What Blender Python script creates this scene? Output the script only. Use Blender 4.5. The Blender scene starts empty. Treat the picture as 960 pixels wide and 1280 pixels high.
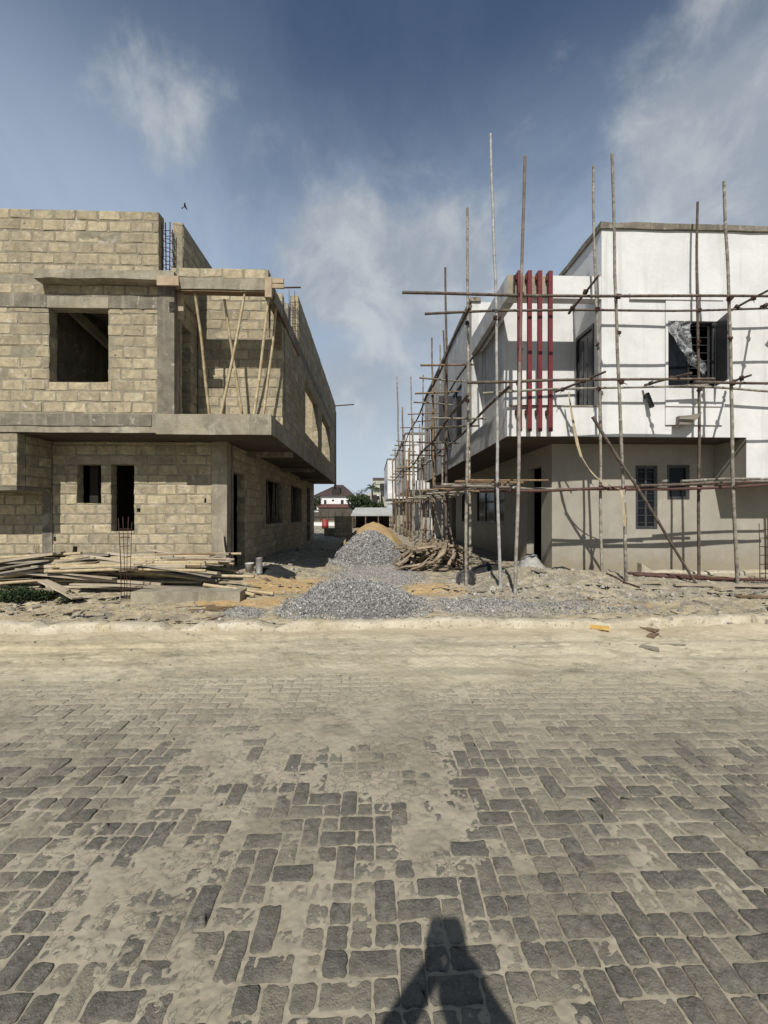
import bpy, math, random
import numpy as np
from mathutils import Vector, Matrix, Quaternion, Euler
R = random.Random(7)
NR = np.random.RandomState(5)
sc = bpy.context.scene
col = sc.collection
rad = math.radians

# ------------------------------------------------------------------ camera
CAMZ = 1.75
FPX = 500.0            # focal length in pixels of the 960 px wide photograph
YAW = rad(1.72)
cd = bpy.data.cameras.new('camera'); cam = bpy.data.objects.new('camera', cd); col.objects.link(cam)
cd.sensor_fit = 'HORIZONTAL'; cd.sensor_width = 36.0; cd.lens = 36.0 * FPX / 960.0
cd.clip_start = 0.05; cd.clip_end = 4000
cam.location = (0, 0, CAMZ); cam.rotation_euler = (rad(90), 0, -YAW)
sc.camera = cam
CY, SY = math.cos(YAW), math.sin(YAW)

def at(px, py, Y):
    """world point at distance Y down the alley that the photo shows at (px, py)"""
    u = (px - 480.0) / FPX; v = (640.0 - py) / FPX
    dx = u * CY + SY; dy = CY - u * SY
    t = Y / dy
    return Vector((dx * t, Y, CAMZ + v * t))
def ax(px, Y): return at(px, 640, Y).x
COLM = [480]
def az(py, Y, px=None): return at(COLM[0] if px is None else px, py, Y).z

# ------------------------------------------------------------------ noise
def vnoise(x, y, seed=0):
    rs = np.random.RandomState(seed); T = rs.rand(256, 256)
    xi = np.floor(x).astype(int); yi = np.floor(y).astype(int)
    fx = x - xi; fy = y - yi
    fx = fx * fx * (3 - 2 * fx); fy = fy * fy * (3 - 2 * fy)
    a = T[xi % 256, yi % 256]; b = T[(xi + 1) % 256, yi % 256]
    c = T[xi % 256, (yi + 1) % 256]; d = T[(xi + 1) % 256, (yi + 1) % 256]
    return (a * (1 - fx) + b * fx) * (1 - fy) + (c * (1 - fx) + d * fx) * fy
def fbm(x, y, seed=0, oct=4, gain=.5):
    s = 0; a = 1; n = 0
    for o in range(oct):
        s = s + a * vnoise(x * 2 ** o + 17.3 * o, y * 2 ** o + 9.1 * o, seed + o); n += a; a *= gain
    return s / n
def sstep(a, b, x):
    t = np.clip((x - a) / (b - a), 0, 1); return t * t * (3 - 2 * t)
def gauss(x, y, cx, cy, sx, sy): return np.exp(-(((x - cx) / sx) ** 2 + ((y - cy) / sy) ** 2))

# ------------------------------------------------------------------ materials
def newmat(name):
    m = bpy.data.materials.new(name); m.use_nodes = True
    nt = m.node_tree; nt.nodes.clear()
    out = nt.nodes.new('ShaderNodeOutputMaterial'); b = nt.nodes.new('ShaderNodeBsdfPrincipled')
    nt.links.new(b.outputs[0], out.inputs[0])
    return m, nt, b
def N(nt, t, **kw):
    n = nt.nodes.new(t)
    for k, v in kw.items(): setattr(n, k, v)
    return n
def mixc(nt, fac, a, b, mode='MIX'):
    n = nt.nodes.new('ShaderNodeMix'); n.data_type = 'RGBA'; n.blend_type = mode
    for s, v in ((n.inputs[0], fac), (n.inputs[6], a), (n.inputs[7], b)):
        if hasattr(v, 'links') or hasattr(v, 'is_linked'): nt.links.new(v, s)
        else: s.default_value = v if not isinstance(v, tuple) else (*v, 1) if len(v) == 3 else v
    return n.outputs[2]
def math_(nt, op, a, b=0.0, clamp=False):
    n = nt.nodes.new('ShaderNodeMath'); n.operation = op; n.use_clamp = clamp
    for s, v in ((n.inputs[0], a), (n.inputs[1], b)):
        if hasattr(v, 'is_linked'): nt.links.new(v, s)
        else: s.default_value = v
    return n.outputs[0]
def ramp(nt, v, a, b, lo=0.0, hi=1.0):
    n = nt.nodes.new('ShaderNodeMapRange'); n.interpolation_type = 'SMOOTHSTEP'
    nt.links.new(v, n.inputs[0])
    for i, x in enumerate((a, b, lo, hi)): n.inputs[i + 1].default_value = x
    return n.outputs[0]
def noise(nt, vec, scale, detail=6, rough=.6, dist=0.0, sc3=None):
    if sc3:
        mp = nt.nodes.new('ShaderNodeMapping'); mp.inputs['Scale'].default_value = sc3
        nt.links.new(vec, mp.inputs[0]); vec = mp.outputs[0]
    n = nt.nodes.new('ShaderNodeTexNoise'); nt.links.new(vec, n.inputs['Vector'])
    n.inputs['Scale'].default_value = scale; n.inputs['Detail'].default_value = detail
    n.inputs['Roughness'].default_value = rough; n.inputs['Distortion'].default_value = dist
    return n.outputs['Fac']

def pmat(name, c1, c2, scale=3, rough=.9, bump=.3, bscale=40, bdist=.01, tint=0.0, speck=None, streak=None,
         patch=None, attrcol=False, metal=0.0, spec=.3, grain=None):
    """c1/c2 mixed by noise; optional: tint attribute, specks (colour, scale, amount), vertical streaks (colour, amount),
    patches (colour, scale, lo, hi), grain (direction scales) for wood"""
    m, nt, b = newmat(name)
    tc = N(nt, 'ShaderNodeTexCoord'); v = tc.outputs['Object']
    n1 = noise(nt, v, scale, 8, .65, .3, grain)
    c = mixc(nt, ramp(nt, n1, .32, .68), c1, c2)
    if attrcol:
        a = N(nt, 'ShaderNodeAttribute', attribute_name='col')
        c = mixc(nt, 1.0, c, a.outputs['Color'], 'MULTIPLY')
    if tint:
        a = N(nt, 'ShaderNodeAttribute', attribute_name='tint')
        f = math_(nt, 'ADD', math_(nt, 'MULTIPLY', a.outputs['Fac'], tint), 1 - tint / 2)
        cc = N(nt, 'ShaderNodeCombineColor')
        for i in range(3): nt.links.new(f, cc.inputs[i])
        c = mixc(nt, 1.0, c, cc.outputs[0], 'MULTIPLY')
    if patch:
        for (pc, ps, lo, hi, amt) in patch:
            n = noise(nt, v, ps, 7, .62, .5)
            c = mixc(nt, ramp(nt, n, lo, hi, 0, amt), c, pc)
    if streak:
        n = noise(nt, v, streak[2] if len(streak) > 2 else 5, 6, .65, .2, (1, 1, .06))
        c = mixc(nt, ramp(nt, n, .5, .75, 0, streak[1]), c, streak[0])
    if speck:
        for (pc, ps, lo, hi, amt) in speck:
            n = noise(nt, v, ps, 2, .5)
            c = mixc(nt, ramp(nt, n, lo, hi, 0, amt), c, pc)
    nt.links.new(c, b.inputs['Base Color'])
    b.inputs['Roughness'].default_value = rough; b.inputs['Metallic'].default_value = metal
    b.inputs['Specular IOR Level'].default_value = spec
    if bump:
        nb = noise(nt, v, bscale, 8, .7, 0, grain)
        bp = N(nt, 'ShaderNodeBump'); bp.inputs['Strength'].default_value = bump; bp.inputs['Distance'].default_value = bdist
        nt.links.new(nb, bp.inputs['Height']); nt.links.new(bp.outputs[0], b.inputs['Normal'])
    return m

M = {}
M['block'] = pmat('sandcrete_block', (.475, .405, .275), (.305, .258, .172), 7.5, .95, .75, 24, .024, tint=.46,
                  patch=[((.235, .205, .15), .9, .50, .70, .6), ((.50, .45, .35), 1.7, .58, .72, .6), ((.33, .30, .235), 7, .55, .68, .6), ((.45, .34, .19), 2.1, .62, .74, .45)],
                  streak=((.20, .175, .13), .5, 3.5), speck=[((.16, .13, .09), 60, .64, .74, .6), ((.12, .1, .08), 8, .67, .75, .7), ((.54, .51, .44), 5.5, .66, .74, .7)])
M['mortar'] = pmat('mortar_joint', (.31, .28, .21), (.21, .185, .135), 6, .95, .9, 30, .02,
                   patch=[((.52, .49, .42), 3, .55, .7, .7)], speck=[((.13, .11, .08), 40, .62, .72, .5)])
M['concrete'] = pmat('raw_concrete', (.36, .325, .245), (.23, .205, .155), 2.2, .92, .6, 22, .02,
                     patch=[((.43, .40, .32), 1.3, .55, .7, .7), ((.15, .135, .105), 2.6, .54, .70, .65), ((.50, .47, .40), 8, .60, .70, .6)], streak=((.12, .105, .085), .65, 6),
                     speck=[((.10, .09, .07), 45, .64, .72, .6)])
M['concrete_dark'] = pmat('weathered_concrete', (.23, .205, .16), (.14, .125, .1), 3, .92, .7, 25, .02,
                          patch=[((.37, .34, .28), 2.4, .56, .70, .75), ((.46, .43, .37), 7, .60, .70, .7)], streak=((.40, .37, .31), .7, 8), speck=[((.07, .06, .05), 50, .62, .72, .6)])
M['soffit_shade'] = pmat('slab_soffit_shade', (.085, .072, .055), (.055, .045, .034), 2, .9, .4, 15, .02)  # formwork-dark concrete, tone lowered further to paint in the overhang shade
M['white'] = pmat('white_wall_paint', (.70, .70, .695), (.61, .61, .60), 1.6, .8, .25, 13, .025,
                  patch=[((.52, .525, .515), 1.1, .52, .76, .6), ((.74, .74, .735), 4, .56, .7, .5), ((.46, .455, .44), 3.1, .62, .78, .5)], streak=((.44, .435, .41), .5, 4.5), speck=[((.45, .44, .42), 22, .70, .78, .5)])
M['white_shade'] = pmat('shade_streaked_white', (.60, .60, .585), (.44, .435, .42), 2, .85, .3, 16, .02,  # darker copy of the white for alley faces, grazing light painted as streaks
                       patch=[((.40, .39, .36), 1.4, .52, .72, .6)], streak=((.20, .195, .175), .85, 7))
M['render_'] = pmat('beige_cement_render', (.365, .338, .285), (.305, .282, .235), 1.3, .85, .2, 12, .02,
                    patch=[((.44, .41, .35), 1.9, .56, .74, .6), ((.26, .235, .19), .8, .58, .76, .5)], streak=((.28, .255, .2), .3, 4), speck=[((.2, .18, .14), 26, .68, .76, .4)])
M['red'] = pmat('dark_red_paint', (.165, .024, .026), (.12, .019, .021), 4, .45, .08, 40, .005, spec=.4, patch=[((.27, .07, .06), 5, .62, .75, .5)])
M['black'] = pmat('black_frame', (.022, .022, .025), (.04, .04, .042), 5, .5, .05, 30, .004, spec=.4)
M['frame'] = pmat('grey_aluminium', (.035, .037, .04), (.06, .062, .066), 5, .45, .05, 30, .004, spec=.5)
M['dark'] = pmat('room_shade', (.022, .019, .015), (.032, .027, .022), 2, .95, .2, 20)  # near-black wall colour paints in the darkness of unlit rooms
M['door'] = pmat('dark_steel_door', (.06, .062, .066), (.10, .10, .105), 6, .4, .06, 30, .004, spec=.5, streak=((.20, .2, .2), .3, 10))
M['pole'] = pmat('weathered_pole', (.33, .30, .245), (.16, .14, .115), 9, .85, .5, 50, .006, patch=[((.50, .48, .43), 6, .55, .68, .8), ((.075, .06, .05), 8, .58, .68, .8)], tint=.3)
M['pole_dark'] = pmat('dark_bamboo', (.15, .12, .095), (.075, .058, .048), 8, .85, .5, 50, .006, patch=[((.26, .22, .17), 6, .58, .7, .7), ((.17, .055, .045), 4, .56, .7, .6)], tint=.3)
M['pole_pale'] = pmat('pale_steel_pole', (.42, .415, .40), (.24, .235, .22), 10, .5, .2, 60, .004, patch=[((.10, .09, .08), 9, .60, .68, .85)])
M['pole_red'] = pmat('red_primer_pole', (.30, .275, .235), (.17, .15, .13), 7, .7, .3, 60, .004, patch=[((.14, .04, .036), .9, .46, .54, .9), ((.38, .35, .3), 7, .56, .68, .8)])
M['pole_ochre'] = pmat('rusty_ochre_pole', (.27, .185, .11), (.15, .10, .065), 9, .8, .4, 50, .006, patch=[((.12, .06, .035), 6, .58, .68, .7)])
M['lash'] = pmat('lashing_cord', (.045, .025, .02), (.085, .045, .035), 20, .9, .6, 60, .01)
M['bamboo'] = pmat('yellow_bamboo', (.49, .41, .26), (.36, .28, .16), 8, .6, .25, 40, .005, patch=[((.60, .52, .36), 5, .55, .7, .6), ((.2, .13, .07), 7, .62, .7, .6)])
M['rust'] = pmat('rusty_steel', (.10, .045, .03), (.055, .03, .022), 20, .85, .4, 80, .004)
M['rust_pipe'] = pmat('brown_pipe', (.12, .06, .05), (.075, .045, .04), 8, .7, .3, 60, .004, patch=[((.2, .14, .11), 7, .58, .7, .6)])
M['wood_pale'] = pmat('pale_plank', (.47, .41, .31), (.32, .265, .19), 5, .85, .6, 16, .01, grain=(.25, 3, 3), patch=[((.28, .22, .15), 4, .56, .72, .7)])
M['wood_grey'] = pmat('grey_plank', (.31, .28, .23), (.18, .155, .125), 5, .9, .7, 16, .01, grain=(.25, 3, 3), patch=[((.14, .115, .085), 4, .56, .72, .7)])
M['wood_brown'] = pmat('brown_plank', (.22, .155, .095), (.13, .09, .055), 5, .9, .7, 16, .01, grain=(.25, 3, 3), patch=[((.35, .28, .2), 4, .58, .72, .6)])
M['wood_form'] = pmat('formwork_timber', (.44, .35, .245), (.33, .255, .17), 4, .85, .5, 14, .01, patch=[((.22, .165, .11), 3, .55, .7, .6)])
M['wood_yellow'] = pmat('yellow_offcut', (.60, .40, .13), (.50, .31, .09), 6, .7, .3, 20, .01)
M['site'] = pmat('site_ground', (1.0, 1.0, 1.0), (.80, .79, .76), 2.4, .95, .9, 24, .03, attrcol=True,
                 patch=[((.36, .31, .225), 1.1, .55, .75, .4), ((.30, .285, .25), 3.5, .58, .72, .45)],
                 speck=[((.52, .49, .42), 34, .64, .70, .7), ((.13, .115, .09), 27, .65, .71, .7), ((.16, .14, .11), 8, .69, .75, .55)])
M['sand'] = pmat('road_sand', (1, 1, 1), (.84, .83, .81), 1.7, .95, .35, 70, .006, attrcol=True,
                 patch=[((.33, .285, .195), .8, .52, .74, .4), ((.25, .215, .15), 5, .57, .72, .45), ((.20, .17, .12), 13, .66, .74, .5)],
                 speck=[((.22, .19, .14), 190, .62, .72, .55), ((.56, .51, .40), 160, .66, .74, .5), ((.15, .13, .1), 24, .735, .77, .6)])
def sand_edge(m):
    nt = m.node_tree; b = [n for n in nt.nodes if n.type == 'BSDF_PRINCIPLED'][0]; src = b.inputs['Base Color'].links[0].from_socket
    a = N(nt, 'ShaderNodeAttribute', attribute_name='col'); tc = N(nt, 'ShaderNodeTexCoord'); v = tc.outputs['Object']
    nf = noise(nt, v, 95, 5, .7); ng = noise(nt, v, 30, 4, .6)
    k = math_(nt, 'ADD', a.outputs['Alpha'], math_(nt, 'ADD', math_(nt, 'MULTIPLY', math_(nt, 'SUBTRACT', nf, .5), .46), math_(nt, 'MULTIPLY', math_(nt, 'SUBTRACT', ng, .5), .16)))
    t = math_(nt, 'MULTIPLY', ramp(nt, k, .47, .51), ramp(nt, k, .60, .54))
    nt.links.new(mixc(nt, math_(nt, 'MULTIPLY', t, .82), src, (.165, .148, .115)), b.inputs['Base Color'])
sand_edge(M['sand'])
M['gravel_bed'] = pmat('gravel_bed', (.21, .205, .195), (.12, .117, .112), 40, .95, 1, 40, .03, speck=[((.42, .42, .42), 60, .6, .68, .8)])
M['gravel'] = pmat('crushed_granite', (.335, .328, .312), (.21, .205, .197), 30, .85, .3, 60, .005, tint=1.5)
M['gravel_dusty'] = pmat('dusty_gravel_bed', (.38, .355, .31), (.27, .255, .225), 18, .95, .8, 40, .02, patch=[((.42, .36, .25), 1.6, .52, .66, .8)], speck=[((.16, .155, .15), 50, .6, .68, .7)])
M['orange_sand'] = pmat('orange_sand', (.44, .32, .165), (.34, .24, .12), 2.5, .95, .8, 22, .03, patch=[((.30, .23, .15), 3, .56, .72, .6)], speck=[((.25, .17, .09), 50, .62, .7, .5)])
M['kerb'] = pmat('worn_kerb', (.545, .495, .385), (.40, .35, .255), 3, .92, .8, 18, .02, patch=[((.40, .32, .19), 1.6, .55, .68, .75), ((.20, .175, .13), 2.8, .62, .72, .7), ((.62, .59, .51), 4, .58, .7, .7)], speck=[((.2, .17, .12), 30, .60, .70, .75), ((.16, .14, .1), 9, .62, .72, .7)])
M['rubble'] = pmat('rubble_lump', (.44, .415, .36), (.30, .275, .22), 5, .95, .7, 24, .02, tint=.6)
M['bark'] = pmat('scrap_wood', (.33, .265, .19), (.19, .145, .10), 6, .9, .8, 18, .015, grain=(.3, 2.5, 2.5), tint=.6, patch=[((.09, .065, .045), 5, .55, .7, .7)])
M['leaf'] = pmat('weed_leaf', (.045, .068, .025), (.025, .04, .015), 8, .7, 0, tint=.8)
M['trunk'] = pmat('tree_bark', (.10, .08, .06), (.06, .05, .04), 8, .9, .4, 20)
M['far_white'] = pmat('far_white_wall', (.80, .80, .79), (.72, .72, .71), .5, .8, 0)
M['far_beige'] = pmat('far_beige_wall', (.46, .45, .38), (.36, .35, .30), .5, .85, 0)
M['roof_brown'] = pmat('brown_roof_sheet', (.075, .05, .045), (.05, .036, .033), .6, .7, .2, 6)
M['roof_red'] = pmat('red_brown_awning', (.16, .075, .065), (.11, .055, .05), .6, .7, .2, 6)
M['roof_pale'] = pmat('pale_roof_sheet', (.42, .42, .40), (.33, .33, .32), .6, .6, .3, 4)
M['fence'] = pmat('dark_fence', (.11, .095, .075), (.07, .06, .05), .8, .9, .3, 8)
M['far_dark'] = pmat('far_dark_opening', (.02, .02, .02), (.03, .03, .03), 1, .6, 0)
M['red_drum'] = pmat('red_drum_paint', (.30, .035, .03), (.2, .03, .025), 4, .5, 0)
M['bucket'] = pmat('dirty_white_plastic', (.55, .53, .48), (.42, .40, .35), 6, .6, .2, 20, streak=((.3, .27, .22), .6, 8))
M['pan'] = pmat('dark_pan_metal', (.045, .045, .045), (.08, .075, .07), 8, .5, .3, 30, metal=.5, patch=[((.3, .28, .24), 7, .56, .68, .7)])
M['strap'] = pmat('tan_strap_cloth', (.46, .38, .25), (.36, .29, .18), 12, .9, .4, 60)
M['skin'] = pmat('skin_tone', (.16, .085, .05), (.13, .07, .042), 5, .6, 0)
M['shirt'] = pmat('dark_shirt_cloth', (.05, .06, .09), (.04, .05, .07), 10, .9, .3, 60)
M['trouser'] = pmat('dark_trouser_cloth', (.03, .03, .035), (.045, .045, .05), 10, .9, .3, 60)
M['bird'] = pmat('dark_feather', (.03, .025, .02), (.05, .042, .035), 10, .9, 0)
M['sack'] = pmat('dirty_sack', (.42, .41, .38), (.28, .27, .25), 6, .9, .8, 14, .03)
M['black_sheet'] = pmat('black_sheeting', (.015, .015, .016), (.03, .03, .03), 6, .5, .8, 10, .04, spec=.5)
M['tin'] = pmat('dull_tin', (.45, .45, .44), (.32, .32, .31), 6, .45, .1, 20, metal=.6)
M['wire'] = pmat('black_cable', (.02, .02, .02), (.03, .03, .03), 5, .7, 0)

def red_mid(m):
    nt = m.node_tree; b = [n for n in nt.nodes if n.type == 'BSDF_PRINCIPLED'][0]; src = b.inputs['Base Color'].links[0].from_socket
    tc = N(nt, 'ShaderNodeTexCoord'); sx = N(nt, 'ShaderNodeSeparateXYZ'); nt.links.new(tc.outputs['Object'], sx.inputs[0])
    z = math_(nt, 'ADD', sx.outputs[2], math_(nt, 'MULTIPLY', noise(nt, tc.outputs['Object'], 4, 3, .5), .6))
    t = math_(nt, 'MULTIPLY', ramp(nt, z, 4.9, 5.1), ramp(nt, z, 6.9, 6.7))
    c = mixc(nt, math_(nt, 'MULTIPLY', t, .8), src, (.15, .04, .035)); c = mixc(nt, ramp(nt, z, 6.9, 7.2, 0, .75), c, (.13, .085, .07)); nt.links.new(c, b.inputs['Base Color'])
M['pole_red'] = pmat('part_red_pole', (.36, .34, .295), (.20, .18, .155), 8, .8, .4, 50, .005, patch=[((.09, .075, .06), 8, .58, .68, .8)])
red_mid(M['pole_red'])
def glass_mat():
    m, nt, b = newmat('dark_window_glass')
    b.inputs['Base Color'].default_value = (.012, .014, .018, 1); b.inputs['Roughness'].default_value = .08
    b.inputs['Specular IOR Level'].default_value = .12
    return m
M['glass'] = glass_mat()
def plastic_mat():
    m, nt, b = newmat('clear_plastic_film')
    b.inputs['Base Color'].default_value = (.75, .77, .79, 1); b.inputs['Roughness'].default_value = .16
    b.inputs['Specular IOR Level'].default_value = .8
    tc = N(nt, 'ShaderNodeTexCoord')
    n = noise(nt, tc.outputs['Object'], 9, 5, .6, .8)
    nt.links.new(ramp(nt, n, .38, .68, .10, .62), b.inputs['Alpha'])
    bp = N(nt, 'ShaderNodeBump'); bp.inputs['Strength'].default_value = .9; bp.inputs['Distance'].default_value = .05
    nt.links.new(noise(nt, tc.outputs['Object'], 16, 5, .6, 1.2), bp.inputs['Height']); nt.links.new(bp.outputs[0], b.inputs['Normal'])
    return m
M['plastic'] = plastic_mat()
def paver_mat():
    m, nt, b = newmat('dusty_paver')
    tc = N(nt, 'ShaderNodeTexCoord'); v = tc.outputs['Object']
    a = N(nt, 'ShaderNodeAttribute', attribute_name='tint')
    pn = noise(nt, v, 3.7, 3, .5)
    c = mixc(nt, ramp(nt, pn, .3, .7), (.128, .122, .106), (.215, .202, .170))
    n1 = noise(nt, v, 26, 8, .7)
    c = mixc(nt, ramp(nt, n1, .36, .68), c, (.085, .079, .070))
    sp = noise(nt, v, 170, 2, .5)
    c = mixc(nt, ramp(nt, sp, .60, .70, 0, .6), c, (.34, .32, .27))
    sp2 = noise(nt, v, 120, 2, .5)
    c = mixc(nt, ramp(nt, sp2, .62, .72, 0, .7), c, (.045, .042, .038))
    d = noise(nt, v, 2.6, 8, .72, .4)                       # dust lying in drifts over the stones
    dd = math_(nt, 'ADD', d, math_(nt, 'MULTIPLY', math_(nt, 'SUBTRACT', .5, a.outputs['Fac']), .42))
    c = mixc(nt, ramp(nt, dd, .34, .76, .12, .88), c, (.325, .292, .222))
    sx_ = N(nt, 'ShaderNodeSeparateXYZ'); nt.links.new(v, sx_.inputs[0])
    fd = ramp(nt, math_(nt, 'ADD', sx_.outputs[1], math_(nt, 'MULTIPLY', d, .9)), 2.9, 4.7, 0, .85)
    c = mixc(nt, fd, c, (.44, .395, .295))
    d2 = noise(nt, v, 11, 6, .7, .5)
    c = mixc(nt, ramp(nt, d2, .62, .76, 0, .75), c, (.42, .385, .31))
    d3 = noise(nt, v, 6.5, 6, .7, .5)
    c = mixc(nt, ramp(nt, d3, .60, .74, 0, .55), c, (.20, .155, .10))
    d4 = noise(nt, v, 4.3, 5, .7, .5)
    c = mixc(nt, ramp(nt, d4, .64, .76, 0, .7), c, (.045, .042, .036))
    nt.links.new(c, b.inputs['Base Color']); b.inputs['Roughness'].default_value = .88; b.inputs['Specular IOR Level'].default_value = .3
    bp = N(nt, 'ShaderNodeBump'); bp.inputs['Strength'].default_value = 1.0; bp.inputs['Distance'].default_value = .010
    nt.links.new(math_(nt, 'ADD', noise(nt, v, 130, 6, .75), math_(nt, 'MULTIPLY', noise(nt, v, 30, 3, .6), 1.6)), bp.inputs['Height'])
    nt.links.new(bp.outputs[0], b.inputs['Normal'])
    return m
M['paver'] = paver_mat()

def splash(m):
    nt = m.node_tree; b = [n for n in nt.nodes if n.type == 'BSDF_PRINCIPLED'][0]; src = b.inputs['Base Color'].links[0].from_socket
    tc = N(nt, 'ShaderNodeTexCoord'); sx = N(nt, 'ShaderNodeSeparateXYZ'); nt.links.new(tc.outputs['Object'], sx.inputs[0])
    z = math_(nt, 'ADD', sx.outputs[2], math_(nt, 'MULTIPLY', math_(nt, 'SUBTRACT', noise(nt, tc.outputs['Object'], 5, 7, .7), .5), 1.1))
    nt.links.new(mixc(nt, ramp(nt, z, .95, .25, 0, .65), src, (.27, .225, .15)), b.inputs['Base Color'])
splash(M['render_'])
# ------------------------------------------------------------------ objects
def tag(o, label=None, cat=None, group=None, kind=None):
    if label: o['label'] = label
    if cat: o['category'] = cat
    if group: o['group'] = group
    if kind: o['kind'] = kind
    return o
def thing(name, label, cat, loc=(0, 0, 0), rz=0, group=None):
    o = bpy.data.objects.new(name, None); col.objects.link(o)
    o.location = loc; o.rotation_euler = (0, 0, rz); o.empty_display_size = .2
    return tag(o, label, cat, group)
def wloc(o):
    v = Vector(o.location); p = o.parent
    while p: v += Vector(p.location); p = p.parent
    return v

class MB:
    def __init__(s): s.v = []; s.f = []; s.m = []; s.t = []; s.sm = []
    def add(s, vs, fs, mi=0, tint=.5, smooth=False):
        b = len(s.v); s.v.extend([tuple(q) for q in vs])
        for f in fs:
            s.f.append(tuple(b + i for i in f)); s.m.append(mi); s.t.append(tint); s.sm.append(smooth)
    def box(s, x0, x1, y0, y1, z0, z1, mi=0, tint=.5, jit=0):
        vs = [(x, y, z) for x in (x0, x1) for y in (y0, y1) for z in (z0, z1)]
        if jit: vs = [(a + R.uniform(-jit, jit), b + R.uniform(-jit, jit), c + R.uniform(-jit, jit)) for a, b, c in vs]
        s.add(vs, [(0, 1, 3, 2), (4, 6, 7, 5), (0, 4, 5, 1), (2, 3, 7, 6), (0, 2, 6, 4), (1, 5, 7, 3)], mi, tint)
    def bar(s, p0, p1, w, h, up=(0, 0, 1), mi=0, tint=.5, jit=0):
        p0 = Vector(p0); p1 = Vector(p1); d = (p1 - p0).normalized(); u = Vector(up)
        if abs(d.dot(u)) > .98: u = Vector((1, 0, 0))
        a = d.cross(u).normalized() * w / 2; b = d.cross(a).normalized() * h / 2
        vs = []
        for p in (p0, p1):
            for sa, sb in ((-1, -1), (1, -1), (1, 1), (-1, 1)):
                q = p + a * sa + b * sb
                if jit: q = q + Vector((R.uniform(-jit, jit), R.uniform(-jit, jit), R.uniform(-jit, jit)))
                vs.append(q)
        s.add(vs, [(3, 2, 1, 0), (4, 5, 6, 7), (0, 1, 5, 4), (1, 2, 6, 5), (2, 3, 7, 6), (3, 0, 4, 7)], mi, tint)
    def tube(s, pts, r0, r1=None, n=7, mi=0, tint=.5, knots=0, cap=True, wob=0):
        """tube through pts; knots: spacing of bamboo nodes"""
        if r1 is None: r1 = r0
        pts = [Vector(p) for p in pts]
        if knots:
            L = (pts[-1] - pts[0]).length; new = []; rr = []
            k = max(2, int(L / knots))
            def P(t):
                x = t * (len(pts) - 1); i = min(int(x), len(pts) - 2); return pts[i].lerp(pts[i + 1], x - i)
            for i in range(k + 1):
                t = i / k
                for dt, f in ((-.012 / L * 2, 1), (0, 1.16), (.012 / L * 2, 1)):
                    tt = t + dt
                    if 0 <= tt <= 1: new.append(P(tt)); rr.append((r0 + (r1 - r0) * tt) * f)
            pts = new
        else: rr = [r0 + (r1 - r0) * i / (len(pts) - 1) for i in range(len(pts))]
        b = len(s.v); prev = None
        d0 = (pts[-1] - pts[0]).normalized()
        u = Vector((0, 0, 1)) if abs(d0.z) < .9 else Vector((1, 0, 0))
        for i, p in enumerate(pts):
            d = (pts[min(i + 1, len(pts) - 1)] - pts[max(i - 1, 0)]).normalized()
            a = d.cross(u).normalized(); c = d.cross(a).normalized()
            for k in range(n):
                t = 2 * math.pi * k / n
                s.v.append(tuple(p + (a * math.cos(t) + c * math.sin(t)) * rr[i]))
        for i in range(len(pts) - 1):
            for k in range(n):
                s.f.append((b + i * n + k, b + i * n + (k + 1) % n, b + (i + 1) * n + (k + 1) % n, b + (i + 1) * n + k))
                s.m.append(mi); s.t.append(tint); s.sm.append(True)
        if cap:
            s.f.append(tuple(b + k for k in range(n))[::-1]); s.m.append(mi); s.t.append(tint); s.sm.append(False)
            e = b + (len(pts) - 1) * n
            s.f.append(tuple(e + k for k in range(n))); s.m.append(mi); s.t.append(tint); s.sm.append(False)
    def lathe(s, prof, c=(0, 0, 0), n=16, mi=0, smooth=True, rot=None):
        b = len(s.v); c = Vector(c)
        for r, z in prof:
            for k in range(n):
                t = 2 * math.pi * k / n; q = Vector((r * math.cos(t), r * math.sin(t), z))
                if rot: q = rot @ q
                s.v.append(tuple(c + q))
        for i in range(len(prof) - 1):
            for k in range(n):
                s.f.append((b + i * n + k, b + i * n + (k + 1) % n, b + (i + 1) * n + (k + 1) % n, b + (i + 1) * n + k)); s.m.append(mi); s.t.append(.5); s.sm.append(smooth)
    def build(s, name, mats, parent=None):
        me = bpy.data.meshes.new(name); me.from_pydata(s.v, [], s.f)
        if not isinstance(mats, (list, tuple)): mats = [mats]
        for m in mats: me.materials.append(m)
        me.polygons.foreach_set('material_index', s.m); me.polygons.foreach_set('use_smooth', s.sm)
        at_ = me.attributes.new('tint', 'FLOAT', 'FACE'); at_.data.foreach_set('value', s.t)
        me.update()
        o = bpy.data.objects.new(name, me); col.objects.link(o)
        if parent:
            o.parent = parent
            if parent.parent is None: o.matrix_parent_inverse = Matrix.Translation(-Vector(parent.location))
        return o

def one(name, mats, parent, fn, *a, **k):
    mb = MB(); getattr(mb, fn)(*a, **k); return mb.build(name, mats, parent)

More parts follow.
